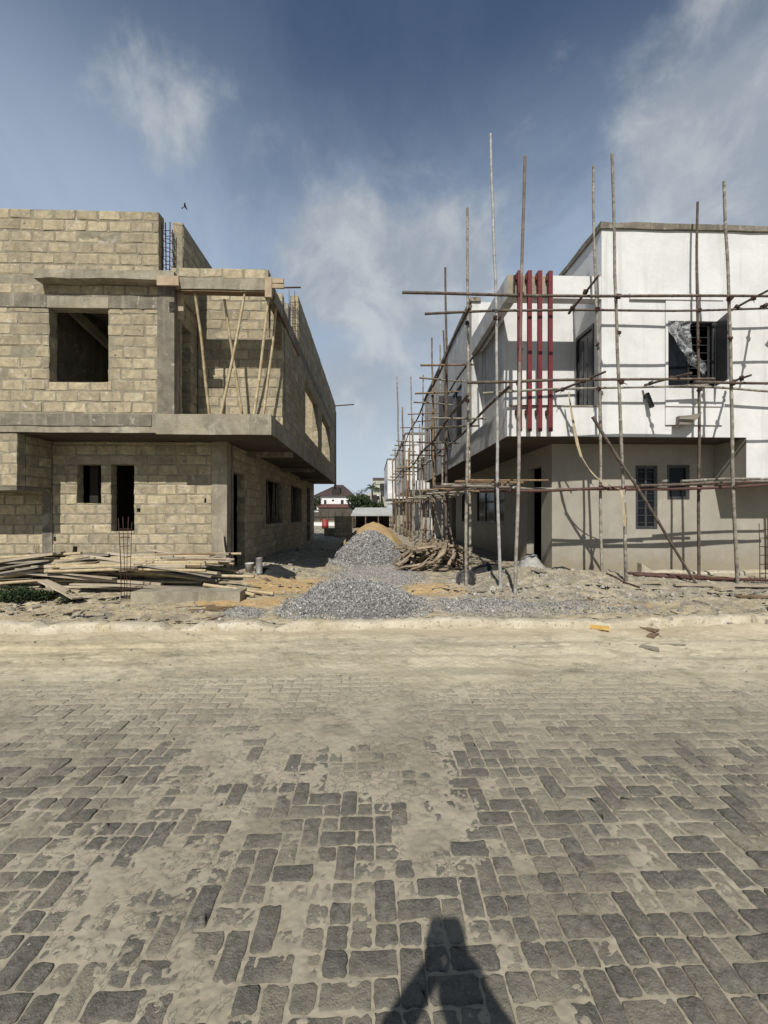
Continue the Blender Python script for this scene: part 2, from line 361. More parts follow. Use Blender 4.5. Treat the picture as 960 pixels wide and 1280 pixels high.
def grid_wall(mb, axis, a0, a1, z0, z1, t0, t1, holes=(), mi=0, ragged=0):
    """a wall sheet t0..t1 thick with rectangular holes; axis 'x' runs along X, 'y' along Y"""
    A = sorted({a0, a1, *[min(max(h[i], a0), a1) for h in holes for i in (0, 1)]})
    Z = sorted({z0, z1, *[min(max(h[i], z0), z1) for h in holes for i in (2, 3)]})
    def solid(i, j):
        if i < 0 or j < 0 or i >= len(A) - 1 or j >= len(Z) - 1: return False
        a = (A[i] + A[i + 1]) / 2; z = (Z[j] + Z[j + 1]) / 2
        return not any(h[0] < a < h[1] and h[2] < z < h[3] for h in holes)
    def P(a, t, z): return (a, t, z) if axis == 'x' else (t, a, z)
    for i in range(len(A) - 1):
        for j in range(len(Z) - 1):
            if not solid(i, j): continue
            x0, x1, y0, y1 = A[i], A[i + 1], Z[j], Z[j + 1]
            for t in (t0, t1): mb.add([P(x0, t, y0), P(x1, t, y0), P(x1, t, y1), P(x0, t, y1)], [(0, 1, 2, 3)], mi)
            if not solid(i - 1, j): mb.add([P(x0, t0, y0), P(x0, t1, y0), P(x0, t1, y1), P(x0, t0, y1)], [(0, 1, 2, 3)], mi)
            if not solid(i + 1, j): mb.add([P(x1, t0, y0), P(x1, t1, y0), P(x1, t1, y1), P(x1, t0, y1)], [(0, 1, 2, 3)], mi)
            if not solid(i, j - 1): mb.add([P(x0, t0, y0), P(x1, t0, y0), P(x1, t1, y0), P(x0, t1, y0)], [(0, 1, 2, 3)], mi)
            if not solid(i, j + 1): mb.add([P(x0, t0, y1), P(x1, t0, y1), P(x1, t1, y1), P(x0, t1, y1)], [(0, 1, 2, 3)], mi)

BH, BL = .234, .462
def block_wall(name, parent, axis, a0, a1, z0, z1, t0, t1, holes=(), course0=0, shadebias=0):  # last argument darkens block tints, painted shade for alley-facing walls
    """sandcrete blocks, each a box a few mm proud of the mortar core"""
    mb = MB()
    grid_wall(mb, axis, a0 + .004, a1 - .004, z0 + .001, z1 - .006, t0 + .010, t1 - .010, [(h[0] - .005, h[1] + .005, h[2] - .004, h[3] + .004) for h in holes], 1)
    z = z0; k = course0
    edges = sorted({a0, a1, *[min(max(h[i], a0), a1) for h in holes for i in (0, 1)]})
    while z < z1 - .03:
        zt = min(z + BH, z1)
        segs = []
        for i in range(len(edges) - 1):
            am = (edges[i] + edges[i + 1]) / 2; lo, hi = z, zt
            for h in holes:
                if h[0] < am < h[1] and h[2] < hi and h[3] > lo:
                    if h[2] <= lo + .01 and h[3] >= hi - .01: hi = lo
                    elif h[3] < hi and h[2] <= lo + .01: lo = h[3]
                    elif h[2] > lo: hi = h[2]
            if hi - lo < .035: continue
            if segs and abs(segs[-1][1] - edges[i]) < 1e-6 and abs(segs[-1][2] - lo) < 1e-6 and abs(segs[-1][3] - hi) < 1e-6: segs[-1][1] = edges[i + 1]
            else: segs.append([edges[i], edges[i + 1], lo, hi])
        off = (BL / 2 if k % 2 else 0) + R.uniform(-.05, .05)
        for s0, s1, lo, hi in segs:
            n = math.floor((s0 - off) / BL); p = off + n * BL
            while p < s1:
                q = p + BL + R.uniform(-.012, .012); b0 = max(p, s0); b1 = min(q, s1)
                if b1 - b0 > .05:
                    j = R.uniform(.008, .022); j2 = R.uniform(.008, .022)
                    A0 = b0 + (j if b0 > s0 else 0); A1 = b1 - (j if b1 < s1 else 0)
                    Z0 = lo + j2; Z1 = hi - R.uniform(.003, .009)
                    pr = R.uniform(-.005, .004) - (.008 if R.random() < .05 else 0); c = R.uniform(.012, .024)
                    T0, T1 = t0 - pr, t1 + pr; tn = min(1, max(0, R.gauss(.5, .26) + shadebias))
                    vs = []; cr = lambda: R.uniform(-.0105, .0105)
                    for T, e in ((T0, c), (T0 + .012, 0), (T1 - .012, 0), (T1, c)):
                        for a, zz in ((A0 + e, Z0 + e), (A1 - e, Z0 + e), (A1 - e, Z1 - e), (A0 + e, Z1 - e)):
                            a_, z_, t_ = a + cr(), zz + cr(), T + cr() * .5
                            vs.append((a_, t_, z_) if axis == 'x' else (t_, a_, z_))
                    fs = [(0, 1, 2, 3), (12, 13, 14, 15)]
                    for r in range(3):
                        for q4 in range(4): fs.append((r * 4 + q4, r * 4 + (q4 + 1) % 4, r * 4 + 4 + (q4 + 1) % 4, r * 4 + 4 + q4))
                    mb.add(vs, fs, 0, tn)
                p = q
        z += BH; k += 1
    return mb.build(name, [M['block'], M['mortar']], parent)

def plain_wall(name, mat, parent, axis, a0, a1, z0, z1, t0, t1, holes=()):
    mb = MB(); grid_wall(mb, axis, a0, a1, z0, z1, t0, t1, holes); return mb.build(name, mat, parent)

def slab(name, mat, parent, x0, x1, y0, y1, z0, z1, jit=.006, step=.5):
    """box whose long front faces are subdivided and slightly uneven"""
    mb = MB()
    nx = max(1, int((x1 - x0) / step)); ny = max(1, int((y1 - y0) / step)); nz = 1
    xs = [x0 + (x1 - x0) * i / nx for i in range(nx + 1)]; ys = [y0 + (y1 - y0) * i / ny for i in range(ny + 1)]
    idx = {}
    def V(i, j, k):
        key = (i, j, k)
        if key not in idx:
            idx[key] = len(mb.v)
            mb.v.append((xs[i] + R.uniform(-jit, jit) * .5, ys[j] + R.uniform(-jit, jit), (z0, z1)[k] + R.uniform(-jit, jit)))
        return idx[key]
    def F(*q): mb.f.append(q); mb.m.append(0); mb.t.append(.5); mb.sm.append(False)
    for i in range(nx):
        for j in range(ny):
            F(V(i, j, 0), V(i, j + 1, 0), V(i + 1, j + 1, 0), V(i + 1, j, 0)); F(V(i, j, 1), V(i + 1, j, 1), V(i + 1, j + 1, 1), V(i, j + 1, 1))
    for i in range(nx):
        F(V(i, 0, 0), V(i + 1, 0, 0), V(i + 1, 0, 1), V(i, 0, 1)); F(V(i, ny, 0), V(i, ny, 1), V(i + 1, ny, 1), V(i + 1, ny, 0))
    for j in range(ny):
        F(V(0, j, 0), V(0, j, 1), V(0, j + 1, 1), V(0, j + 1, 0)); F(V(nx, j, 0), V(nx, j + 1, 0), V(nx, j + 1, 1), V(nx, j, 1))
    return mb.build(name, mat, parent)

# ------------------------------------------------------------------ ground
def site_h(X, Y):
    X = np.asarray(X, float); Y = np.asarray(Y, float)
    h = .055 + .014 * np.clip(Y - 6, 0, 3)
    h = h + .22 * sstep(7.7, 9.2, Y) * sstep(-1.7, -3.2, X) * sstep(22, 12, Y)
    h = h + .17 * gauss(X, Y, 5.6, 8.9, 2.6, .75) + .13 * gauss(X, Y, 3.9, 9.7, 1.0, 1.2) + .1 * sstep(2.6, 4.0, X) * sstep(6.6, 8.6, Y)
    h = h + .06 * gauss(X, Y, -3.2, 6.7, 1.6, .35) + .05 * gauss(X, Y, 3.6, 6.9, 1.2, .3)
    h = h + .09 * gauss(X, Y, 1.35, 8.5, .5, .4)
    h = h + .10 * (fbm(X * .9, Y * .9, 3, 4) - .5) + .07 * (fbm(X * 4, Y * 4, 11, 4) - .5) + .05 * (fbm(X * 14, Y * 14, 17, 3) - .5)
    return h
def sh(x, y): return float(site_h(np.array([x]), np.array([y]))[0])

def np_grid(name, xs, ys, zf, mat, colf=None, smooth=True):
    X, Y = np.meshgrid(xs, ys); Z = zf(X, Y)
    nx, ny = len(xs), len(ys)
    co = np.stack([X, Y, Z], -1).reshape(-1, 3).astype(np.float32)
    i = np.arange((ny - 1) * (nx - 1)); r = i // (nx - 1); c = i % (nx - 1); a = r * nx + c
    fc = np.stack([a, a + 1, a + nx + 1, a + nx], -1).astype(np.int32)
    me = bpy.data.meshes.new(name); me.vertices.add(len(co)); me.vertices.foreach_set('co', co.ravel())
    me.loops.add(fc.size); me.loops.foreach_set('vertex_index', fc.ravel())
    me.polygons.add(len(fc)); me.polygons.foreach_set('loop_start', np.arange(len(fc), dtype=np.int32) * 4)
    me.polygons.foreach_set('use_smooth', np.ones(len(fc), bool))
    me.update(calc_edges=True); me.materials.append(mat)
    if colf is not None:
        C = colf(X, Y, Z).reshape(-1, 3); C = np.concatenate([C, np.clip(Z.reshape(-1, 1) / .012 + .5, 0, 1)], 1).astype(np.float32)
        at_ = me.color_attributes.new('col', 'FLOAT_COLOR', 'POINT'); at_.data.foreach_set('color', C.ravel())
    o = bpy.data.objects.new(name, me); col.objects.link(o); return o

SANDC = np.array([.48, .405, .262]); ORANGE = np.array([.55, .375, .17]); GREYG = np.array([.335, .325, .295]); PALE = np.array([.54, .485, .365]); DARKG = np.array([.22, .20, .165])
def lerpc(c, t, k): return c * (1 - t[..., None]) + k * t[..., None]
def site_col(X, Y, Z):
    c = np.ones(X.shape + (3,)) * SANDC
    n = fbm(X * 1.3, Y * 1.3, 31, 4); n2 = fbm(X * 3.1, Y * 3.1, 37, 4)
    c = lerpc(c, .75 * sstep(-.8, -2.4, X) * sstep(8.2, 7.2, Y), np.array([.50, .415, .265]))
    al = gauss(X, Y, -1.55, 9.2, .75, .85) * sstep(.3, .55, n) + gauss(X, Y, -2.2, 7.4, .9, .5) * .5 + gauss(X, Y, .95, 8.2, .5, .4)
    gr = gauss(X, Y, .1, 10.0, 1.3, 2.4) + .9 * gauss(X, Y, 2.7, 6.9, 1.9, .45) + .6 * gauss(X, Y, 4.2, 7.4, 2.2, .6) + .9 * gauss(X, Y, -1.9, 6.55, .5, .25)
    c = lerpc(c, np.clip(gr * sstep(.3, .6, n2) * 1.3, 0, .9), GREYG)
    c = lerpc(c, .85 * sstep(11, 14, Y), np.array([.30, .265, .20]))
    c = lerpc(c, .75 * sstep(1.2, 2.6, X) * sstep(6.9, 7.9, Y) * sstep(.25, .55, n), np.array([.36, .325, .25]))
    n5 = fbm(X * 7, Y * 9, 39, 4); c = lerpc(c, .7 * sstep(.54, .70, n5), np.array([.20, .18, .145])); c = lerpc(c, .6 * sstep(.44, .30, n5), PALE)
    al = 1.2 * gauss(X, Y, -1.75, 9.2, .95, 1.0) + .9 * gauss(X, Y, -2.5, 7.4, 1.1, .5) + 1.2 * gauss(X, Y, 1.35, 8.5, .7, .65) + .6 * gauss(X, Y, 4.4, 7.0, .8, .25)
    c = lerpc(c, .92 * sstep(.34, .56, al * .9 + .55 * (n2 - .5) + .35 * (n - .5)), ORANGE)
    c = lerpc(c, .55 * sstep(.55, .75, n2) * (1 - np.clip(al, 0, .8)), DARKG)
    c = lerpc(c, .9 * sstep(6.2, 6.02, Y), PALE)
    return c
xs = np.concatenate([np.arange(-26, -9, .25), np.arange(-9, 10, .045), np.arange(10, 26.1, .25)])
ys = np.concatenate([np.arange(6.0, 10.5, .03), np.arange(10.5, 26, .1), np.arange(26, 62, 1.0)])
tag(np_grid('building_site_ground', xs, ys, site_h, M['site'], site_col), kind='structure')

# the open country: one sheet to the horizon
mb = MB(); S = 2500
mb.add([(-S, -S, -.09), (S, -S, -.09), (S, S, -.09), (-S, S, -.09)], [(0, 1, 2, 3)])
g = mb.build('ground', pmat('far_ground', (.36, .31, .22), (.24, .22, .15), .05, .95, .3, 3, .05, patch=[((.12, .13, .06), .02, .5, .6, .8)])); tag(g, kind='structure')

# kerb: rough stretch of concrete buried in sand
def kerb_z(X, Y): return .160 + .045 * (fbm(X * .8, Y * 0 + 3, 41, 4) - .5) * 2 + .045 * (fbm(X * 6, Y * 9, 43, 4) - .5)
ka = np.arange(-16, 16, .05); prof = [(5.79, -.02), (5.80, .35), (5.805, .86), (5.83, .99), (5.90, 1.0), (5.97, 1.0), (6.02, .96), (6.05, .3)]
mb = MB(); m_ = len(prof)
for i, x in enumerate(ka):
    zt = float(kerb_z(np.array([x]), np.array([0.]))[0]); jy = .12 * float(fbm(np.array([x * .7]), np.array([1.]), 47, 4)[0] - .5)
    br = .08 * max(0, float(fbm(np.array([x * 2.1]), np.array([5.]), 53, 3)[0]) - .58) * 4
    for k, (y, f) in enumerate(prof):
        mb.v.append((x, y + jy + R.uniform(-.012, .012), max(-.02, (zt - br) * f + R.uniform(-.010, .010))))
for i in range(len(ka) - 1):
    for k in range(m_ - 1):
        mb.f.append((i * m_ + k, (i + 1) * m_ + k, (i + 1) * m_ + k + 1, i * m_ + k + 1)); mb.m.append(0); mb.t.append(.5); mb.sm.append(True)
tag(mb.build('kerb', M['kerb']), kind='structure')

# sand lying over the paved road
def sand_h(X, Y):
    cover = fbm(X * .75 + 5, Y * .75, 61, 4)                        # wide drifts
    patch = fbm(X * 2.2, Y * 2.2, 67, 4)
    fine = fbm(X * 26, Y * 26, 71, 4) - .5
    mid = fbm(X * 8, Y * 8, 73, 3) - .5
    bias = .30 * gauss(X, Y, -.50, 3.1, .9, .75) + .22 * gauss(X, Y, .35, 2.6, .45, .9) + .25 * gauss(X, Y, .1, 3.6, .7, .5) - .22 * gauss(X, Y, -2.1, 3.0, 1.1, .9) - .20 * gauss(X, Y, 2.0, 2.6, 1.3, 1.0) - .22 * gauss(X, Y, 1.2, 1.6, 1.0, .6) - .15 * gauss(X, Y, -.5, 1.45, 1.2, .35)
    bias = bias + .08 * gauss(X, Y, -.9, 1.9, .5, .35) + .02
    e = (cover - .5) * .50 + (patch - .5) * .60 + .62 * (fbm(X * 5.5, Y * 5.5, 69, 3) - .5) + bias
    vf = fbm(X * 62, Y * 62, 77, 2) - .5
    h = -.0031 + .0200 * e + .0125 * fine + .007 * mid + .006 * vf
    far = sstep(3.75, 4.65, Y + .9 * (cover - .5) + .5 * (patch - .5) - .12 * np.abs(X) * .3)
    h = h + far * (.022 + .02 * (fbm(X * .8, Y * 2.6, 79, 4) - .35) + .010 * mid)
    ruts = np.sin((Y - .04 * X) * 9 + 3 * fbm(X * .4, Y * .4, 83, 2))
    h = h + far * .010 * ruts * sstep(4.2, 5.0, Y) * fbm(X * .5, Y * .9, 89, 2)
    h = h + .07 * sstep(5.5, 5.9, Y) * np.clip(fbm(X * .9, Y * .2, 99, 4) - .46, 0, 1) * 2
    h = h + .02 * sstep(5.45, 5.95, Y + .5 * (fbm(X * 1.1, Y * .3, 97, 3) - .5)) + .030 * far * (fbm(X * 2.4, Y * 4.5, 93, 4) - .5) + .008 * far * (fbm(X * 40, Y * 40, 95, 2) - .5)
    return h
def sand_col(X, Y, Z):
    c = np.ones(X.shape + (3,)) * np.array([.345, .31, .235])
    n = fbm(X * .9, Y * 1.6, 101, 4)
    c = lerpc(c, .9 * sstep(3.2, 5.0, Y + .6 * (n - .5)), np.array([.575, .515, .375]))
    n6 = fbm(X * 3.4, Y * 3.4, 107, 4); c = c * (1 - .22 * sstep(.5, .7, n6) * sstep(4.6, 3.4, Y))[..., None]
    c = lerpc(c, .65 * sstep(-.8, -2.8, X) * sstep(4.2, 5.2, Y), np.array([.60, .515, .34]))
    c = lerpc(c, .7 * sstep(.52, .72, n) * sstep(3.6, 4.6, Y), np.array([.46, .41, .305]))
    c = c * (1 - .24 * sstep(.5, .72, fbm(X * .35 + .1 * Y, Y * 6.5, 109, 4)) * sstep(3.8, 4.4, Y))[..., None]
    c = c * (1 - .25 * sstep(.6, .74, fbm(X * 5, Y * 8, 113, 4)) * sstep(3.8, 4.4, Y))[..., None]
    c = lerpc(c, .75 * sstep(5.25, 5.7, Y + .5 * (n - .5)), np.array([.46, .395, .28]))
    c = lerpc(c, np.clip(.8 * gauss(X, Y, .9, 5.35, .35, .12) * fbm(X * 9, Y * 9, 103, 2), 0, 1), GREYG * .7)
    return c
xs = np.concatenate([np.arange(-16, -6, .06), np.arange(-6, -2.6, .0125), np.arange(-2.6, 2.8, .0085), np.arange(2.8, 6.5, .0125), np.arange(6.5, 16, .06)])
ysl = [-3.0]
while ysl[-1] < .6: ysl.append(ysl[-1] + .06)
while ysl[-1] < 6.08: ysl.append(ysl[-1] + .0055 + .0022 * max(0, ysl[-1] - 1))
tag(np_grid('road_sand', xs, np.array(ysl), sand_h, M['sand'], sand_col), kind='structure')

# pavers: 90 degree herringbone of 200 x 100 stones, some of them split in two
C_ = .1005
mb = MB()
def paver(x0, x1, y0, y1):
    g = R.uniform(.004, .0065); rr = R.uniform(.010, .016)
    x0 += g; x1 -= g; y0 += g; y1 -= g
    tz = R.gauss(0, .0031) - (R.uniform(.004, .008) if R.random() < .13 else 0); sx = R.gauss(0, .010); sy = R.gauss(0, .010); cx, cy = (x0 + x1) / 2, (y0 + y1) / 2
    out = []
    for (ex, ey, a0) in ((x1 - rr, y1 - rr, 0), (x0 + rr, y1 - rr, 90), (x0 + rr, y0 + rr, 180), (x1 - rr, y0 + rr, 270)):
        for da in (5, 45, 85):
            t = rad(a0 + da); out.append((ex + rr * math.cos(t), ey + rr * math.sin(t)))
    pts = []
    for i, p in enumerate(out):                                 # chipped, uneven edges
        q = out[(i + 1) % 12]; pts.append(p)
        if math.dist(p, q) > .05:
            for f in (.33, .66): pts.append((p[0] + (q[0] - p[0]) * f, p[1] + (q[1] - p[1]) * f))
    pts = [(p[0] + R.gauss(0, .0022), p[1] + R.gauss(0, .0022)) for p in pts]
    n = len(pts); vs = []
    def zz(x, y): return tz + sx * (x - cx) + sy * (y - cy)
    for ins, dz in ((0, -.03), (0, -.0062), (.0028, -.0022), (.008, 0)):
        for (x, y) in pts:
            L = math.hypot(x - cx, y - cy); f = 1 - ins * (1 + R.uniform(-.3, .5)) / L
            X = cx + (x - cx) * f; Y = cy + (y - cy) * f
            vs.append((X, Y, zz(X, Y) + dz))
    vs.append((cx, cy, zz(cx, cy) + R.uniform(-.001, .0006)))
    fs = []
    for r in range(3):
        for k in range(n): fs.append((r * n + k, r * n + (k + 1) % n, r * n + n + (k + 1) % n, r * n + n + k))
    for k in range(n): fs.append((3 * n + k, 3 * n + (k + 1) % n, 4 * n))
    mb.add(vs, fs, 0, min(1, max(0, .5 + tz / .012 + R.gauss(0, .12))), True)
for i in range(-66, 68):
    for j in range(1, 47):
        r = (i - j) % 4; wob = .012 * math.sin(i * .21 + j * .13) + .008 * math.sin(j * .37)
        x = i * C_ + wob; y = j * C_ + .01 * math.sin(i * .17)
        if r == 0:
            if R.random() < .34:
                s_ = R.uniform(-.004, .004); paver(x, x + C_ + s_, y, y + C_); paver(x + C_ + s_, x + 2 * C_, y, y + C_)
            else: paver(x, x + 2 * C_, y, y + C_)
        elif r == 3:
            if R.random() < .34: paver(x, x + C_, y, y + C_); paver(x, x + C_, y + C_, y + 2 * C_)
            else: paver(x, x + C_, y, y + 2 * C_)
tag(mb.build('paved_road', M['paver']), kind='structure')

# ------------------------------------------------------------------ the unfinished block house on the left
COLM[0] = 180
YF, YL, YB, YE = 8.65, 9.60, 9.85, 24.0
XR, XS, XP = ax(339, YF), ax(284, YL), ax(198, YF)
GL = .05
house = thing('block_house', 'unfinished two storey house of bare tan blocks with open window holes, left of alley', 'house', (-7, 12, 0))
zS0, zS1 = az(541, YF), az(517, YF)
zB0, zB1, zC1 = az(360, YF), az(346, YF), az(333, YF)
zP = az(264, YF)
Wt = .23
def ho(px0, px1, py0, py1, Y): return (ax(px0, Y), ax(px1, Y), az(py1, Y), az(py0, Y))
# upper storey, street side
win = ho(61, 135, 385, 478, YF)
XCol0, XCol1 = ax(197, YF), ax(218, YF)
zR0, zR1 = az(386, YF), az(370, YF)
block_wall('front_wall', house, 'x', -13, XCol0, zS1, zR0, YF, YF + Wt, [(win[0], win[1], win[2], 99)])
slab('ring_beam', M['concrete_dark'], house, -13, XCol0, YF - .012, YF + Wt, zR0, zR1, .006)
slab('window_lintel', M['concrete'], house, win[0] - .02, win[1] + .02, YF - .02, YF + Wt - .02, zR0 - .01, zR1 - .04, .005)
zH0, zH1 = az(357, YF), az(346, YF)
block_wall('front_wall', house, 'x', -13, XCol0 + .05, zR1, zH0, YF, YF + Wt, course0=1)
zPb = zH1
block_wall('parapet_wall', house, 'x', -13, XP, zPb, zP, YF, YF + Wt)
slab('window_hood', M['concrete'], house, ax(38, YF - .3), XCol1 + .1, YF - .24, YF + Wt, zH0, zH1, .014, .35)
slab('parapet_base', M['concrete'], house, -13, ax(38, YF - .3), YF + .01, YF + Wt, zH0, zH1, .008)
slab('column', M['concrete_dark'], house, XCol0, XCol1, YF - .01, YF + .28, zS1, zH0, .006)
o = one('formwork_plank', M['wood_form'], house, 'bar', (XCol1 + .035, YF + .13, zR0 - .15), (XCol1 + .035, YF + .13, zH0 - .01), .03, .2, (1, 0, 0))
mb = MB(); mb.bar((ax(197, 8.3), YF - .36, az(351, 8.3)), (ax(224, 8.3), YF - .36, az(351, 8.3)), .04, .19, jit=.004); mb.build('formwork_board', M['wood_form'], house)
# balcony: floor edge, back wall, door side, beam frame
slab('floor_slab', M['concrete'], house, -13, XR, YF - .01, YE, zS0, zS1, .007)
slab('balcony_edge', M['concrete'], house, ax(196, YF), XR + .012, YF - .045, YF - .012, zS0 - .035, zS1 - .03, .006)
slab('slab_band', M['concrete_dark'], house, -13, ax(190, YF), YF - .03, YF - .013, zS0 + .14, zS1 - .02, .006)
slab('slab_soffit_shade', M['soffit_shade'], house, -12.9, XR - .03, YF + .03, YE - .05, zS0 - .02, zS0 - .003, .003, 2)  # thin dark sheet carrying painted shade on the slab underside
xi = ax(247, YB)
block_wall('balcony_side_wall', house, 'y', YF + .3, YB, zS1, zB0 + .1, xi - Wt, xi, [(YF + .42, YB - .35, 0, zS1 + 2.1)], 1)
block_wall('balcony_back_wall', house, 'x', xi + .005, XR - .03, zS1, zB1 + .35, YB, YB + Wt)
slab('balcony_beam', M['concrete'], house, XCol1 + .02, XR, YF, YF + .23, zB0, zB1 - .001, .007)
block_wall('balcony_parapet', house, 'x', ax(213, YF), XR - .06, zB1, zC1, YF + .01, YF + Wt)
slab('balcony_side_beam', M['concrete_dark'], house, XR - .22, XR - .001, YF + .235, 11.35, zB0, zB1, .007)
one('formwork_board', M['wood_brown'], house, 'box', XCol1 + .05, XR - .05, YF + .02, YF + .2, zB0 - .035, zB0 - .012, jit=.006)
# formwork clamped round the beam corner
mb = MB()
zc = az(355, YF - .05)
mb.box(ax(331, 8.55), ax(339.5, 8.55), YF - .09, YF - .02, az(368, 8.55), az(343, 8.55), jit=.006)
mb.build('formwork_post', M['wood_form'], house)
mb = MB(); mb.box(ax(340, 8.55), ax(354, 8.55), YF - .08, YF - .03, az(350, 8.55), az(344, 8.55), jit=.005); mb.box(ax(340, 8.55), ax(354, 8.55), YF - .075, YF - .03, az(356, 8.55), az(351, 8.55), jit=.005)
mb.build('formwork_batten', M['wood_form'], house)
for k in range(4):
    y0 = YF + .3 + k * .72
    mb = MB(); mb.box(XR + .003, XR + .033, y0, y0 + .70, zB0 - .13 - .02 * k, zB0 + .12 - .02 * k, jit=.012); mb.build('formwork_board', M['wood_brown' if k % 2 else 'wood_grey'], house)
mb = MB(); mb.box(XR - .2, XR - .17, YF + .55, YF + .62, zB0 - .75, zB0 - .02, jit=.006); mb.box(XR - .18, XR + .0, YF + .95, YF + 1.0, zB0 - .85, zB0 - .02, jit=.008); mb.build('hanging_board', M['wood_brown'], house)
# the parapet wall that runs back from the street, beside a bundle of column bars
block_wall('parapet_wall', house, 'y', 8.98, 17, zH1 - .3, az(277, 8.98), ax(215.5, 8.98), ax(215.5, 8.98) + Wt)
def rebar(name, parent, cx, cy, z0, z1, w, n=4, r=.008, stir=.2, splay=0, mat=None):
    mb = MB()
    for k in range(n):
        sx = (-1, 1, 1, -1)[k % 4] * w / 2; sy = (-1, -1, 1, 1)[k % 4] * w / 2
        zt = z1 + R.uniform(-.15, .12)
        mb.tube([(cx + sx, cy + sy, z0), (cx + sx * (1 + splay * .3) + R.uniform(-.01, .01), cy + sy, (z0 + z1) / 2), (cx + sx * (1 + splay) + R.uniform(-.02, .02), cy + sy, zt)], r, n=5)
    b = mb.build('bar', mat or M['rust'], parent)
    z = z0 + .1
    while z < z1 - .1:
        mb = MB(); f = 1 + splay * .4 * (z - z0) / (z1 - z0); q = w / 2 * f + .006
        P = [(cx - q, cy - q, z), (cx + q, cy - q, z + R.uniform(-.02, .02)), (cx + q, cy + q, z), (cx - q, cy + q, z + R.uniform(-.02, .02)), (cx - q, cy - q, z)]
        for a, b2 in zip(P, P[1:]): mb.tube([a, b2], r * .7, n=4)
        z += stir * R.uniform(.8, 1.2)
        mb.build('stirrup', mat or M['rust'], parent)
rebar('rebar', house, ax(209.5, 8.85), 8.86, zH1 - .1, az(276, 8.85), .15, r=.012)
# alley side upper wall, its blocks tinted darker to paint in shade
zsb = zB1 + .25
hs = [(13.1, 16.1, zS1 + .5, zS1 + 2.2), (17.4, 20.6, zS1 + .5, zS1 + 2.2)]
block_wall('alley_wall', house, 'y', YB + Wt + .005, YE - .01, zS1, zB0, XR - Wt, XR - .003, hs, shadebias=-.2)
slab('ring_beam', M['concrete_dark'], house, XR - Wt, XR, 11.36, YE - .02, zB0, zB1, .006)
block_wall('alley_parapet', house, 'y', 11.85, YE - .02, zB1, zP - .02, XR - Wt, XR, shadebias=-.2)
slab('column', M['concrete_dark'], house, XR - .24, XR - .02, 10.5, 10.75, zB1, zB1 + .45, .01)
rebar('rebar', house, XR - .13, 11.62, zB1 - .05, az(366, 11.6), .16, mat=M['rust'])
slab('column', M['concrete'], house, XR - .05, XR + .05, YE - .6, YE - .2, zS0 - .35, zP - .5, .01)
one('bar', M['rust'], house, 'tube', [(XR - .3, YE - .3, az(506, YE - .3)), (XR + 1.1, YE - .3, az(503.5, YE - .3))], .035, n=5)
one('bar', M['rust'], house, 'tube', [(XR - .3, 10.4, az(357, 10.4)), (ax(376, 10.4), 10.4, az(356, 10.4))], .02, n=5)
# roof slab and inner walls (dark rooms behind the openings)
slab('roof_slab', M['concrete_dark'], house, -12.95, xi - Wt - .02, YF + Wt + .01, YE - .3, zH0 + .003, zH0 + .17, .003, 2)
plain_wall('partition', M['block'], house, 'y', YB + Wt + .02, YE - .3, zS1 + .003, zH0 - .01, xi - Wt, xi - .02)
plain_wall('partition', M['block'], house, 'x', xi - .01, XR - Wt - .01, zS1 + .003, zB1 - .1, 16.4, 16.6)
plain_wall('partition', M['soffit_shade'], house, 'x', -12.9, xi - Wt - .05, zS1 + .003, zH0, 12.6, 12.8, [(-9.0, -8.1, 0, zS1 + 2)])  # inner wall in the same shade-darkened tone as the slab underside
plain_wall('partition', M['concrete_dark'], house, 'y', YF + .3, 12.5, zS1 + .003, zH0, ax(60, 8.9) - .35, ax(60, 8.9) - .15)
plain_wall('back_wall', M['block'], house, 'x', -13, XR - .3, zS1, zP - .4, YE - .22, YE - .03)
plain_wall('lower_back_wall', M['block'], house, 'x', -13, XS - .02, 0, zS0 - .03, YE - .24, YE - .05)
plain_wall('end_wall', M['block'], house, 'y', YF + .03, YE - .3, 0, zP - .02, -13.3, -13.05)
mb = MB(); mb.bar((ax(66, 8.9), YF + .6, az(372, 8.9)), (ax(140, 10), 11.8, az(470, 11)), .10, .2); mb.build('stair_stringer', M['concrete'], house)
# ground storey
XC0 = ax(265, YL)
lh = [ho(96, 126, 581, 629, YL), ho(138.5, 167.5, 581, 664, YL)]
rat = [ho(171, 175, 635.5, 640, YL), ho(91, 96, 683, 696, YL), ho(66.5, 70, 671, 676, YL), ho(255, 258, 623, 628, YL), ho(43, 49, 691, 696, YL)]
block_wall('lower_front_wall', house, 'x', -13, XC0, GL, zS0 - .022, YL, YL + Wt, lh + rat, 1)
slab('corner_column', M['concrete'], house, XC0, XS, YL - .012, YL + .24, GL, zS0 - .022, .008)
slab('column', M['concrete_dark'], house, ax(53.5, YL), ax(66, YL), YL - .02, YL + .1, GL, zS0 - .022, .008)
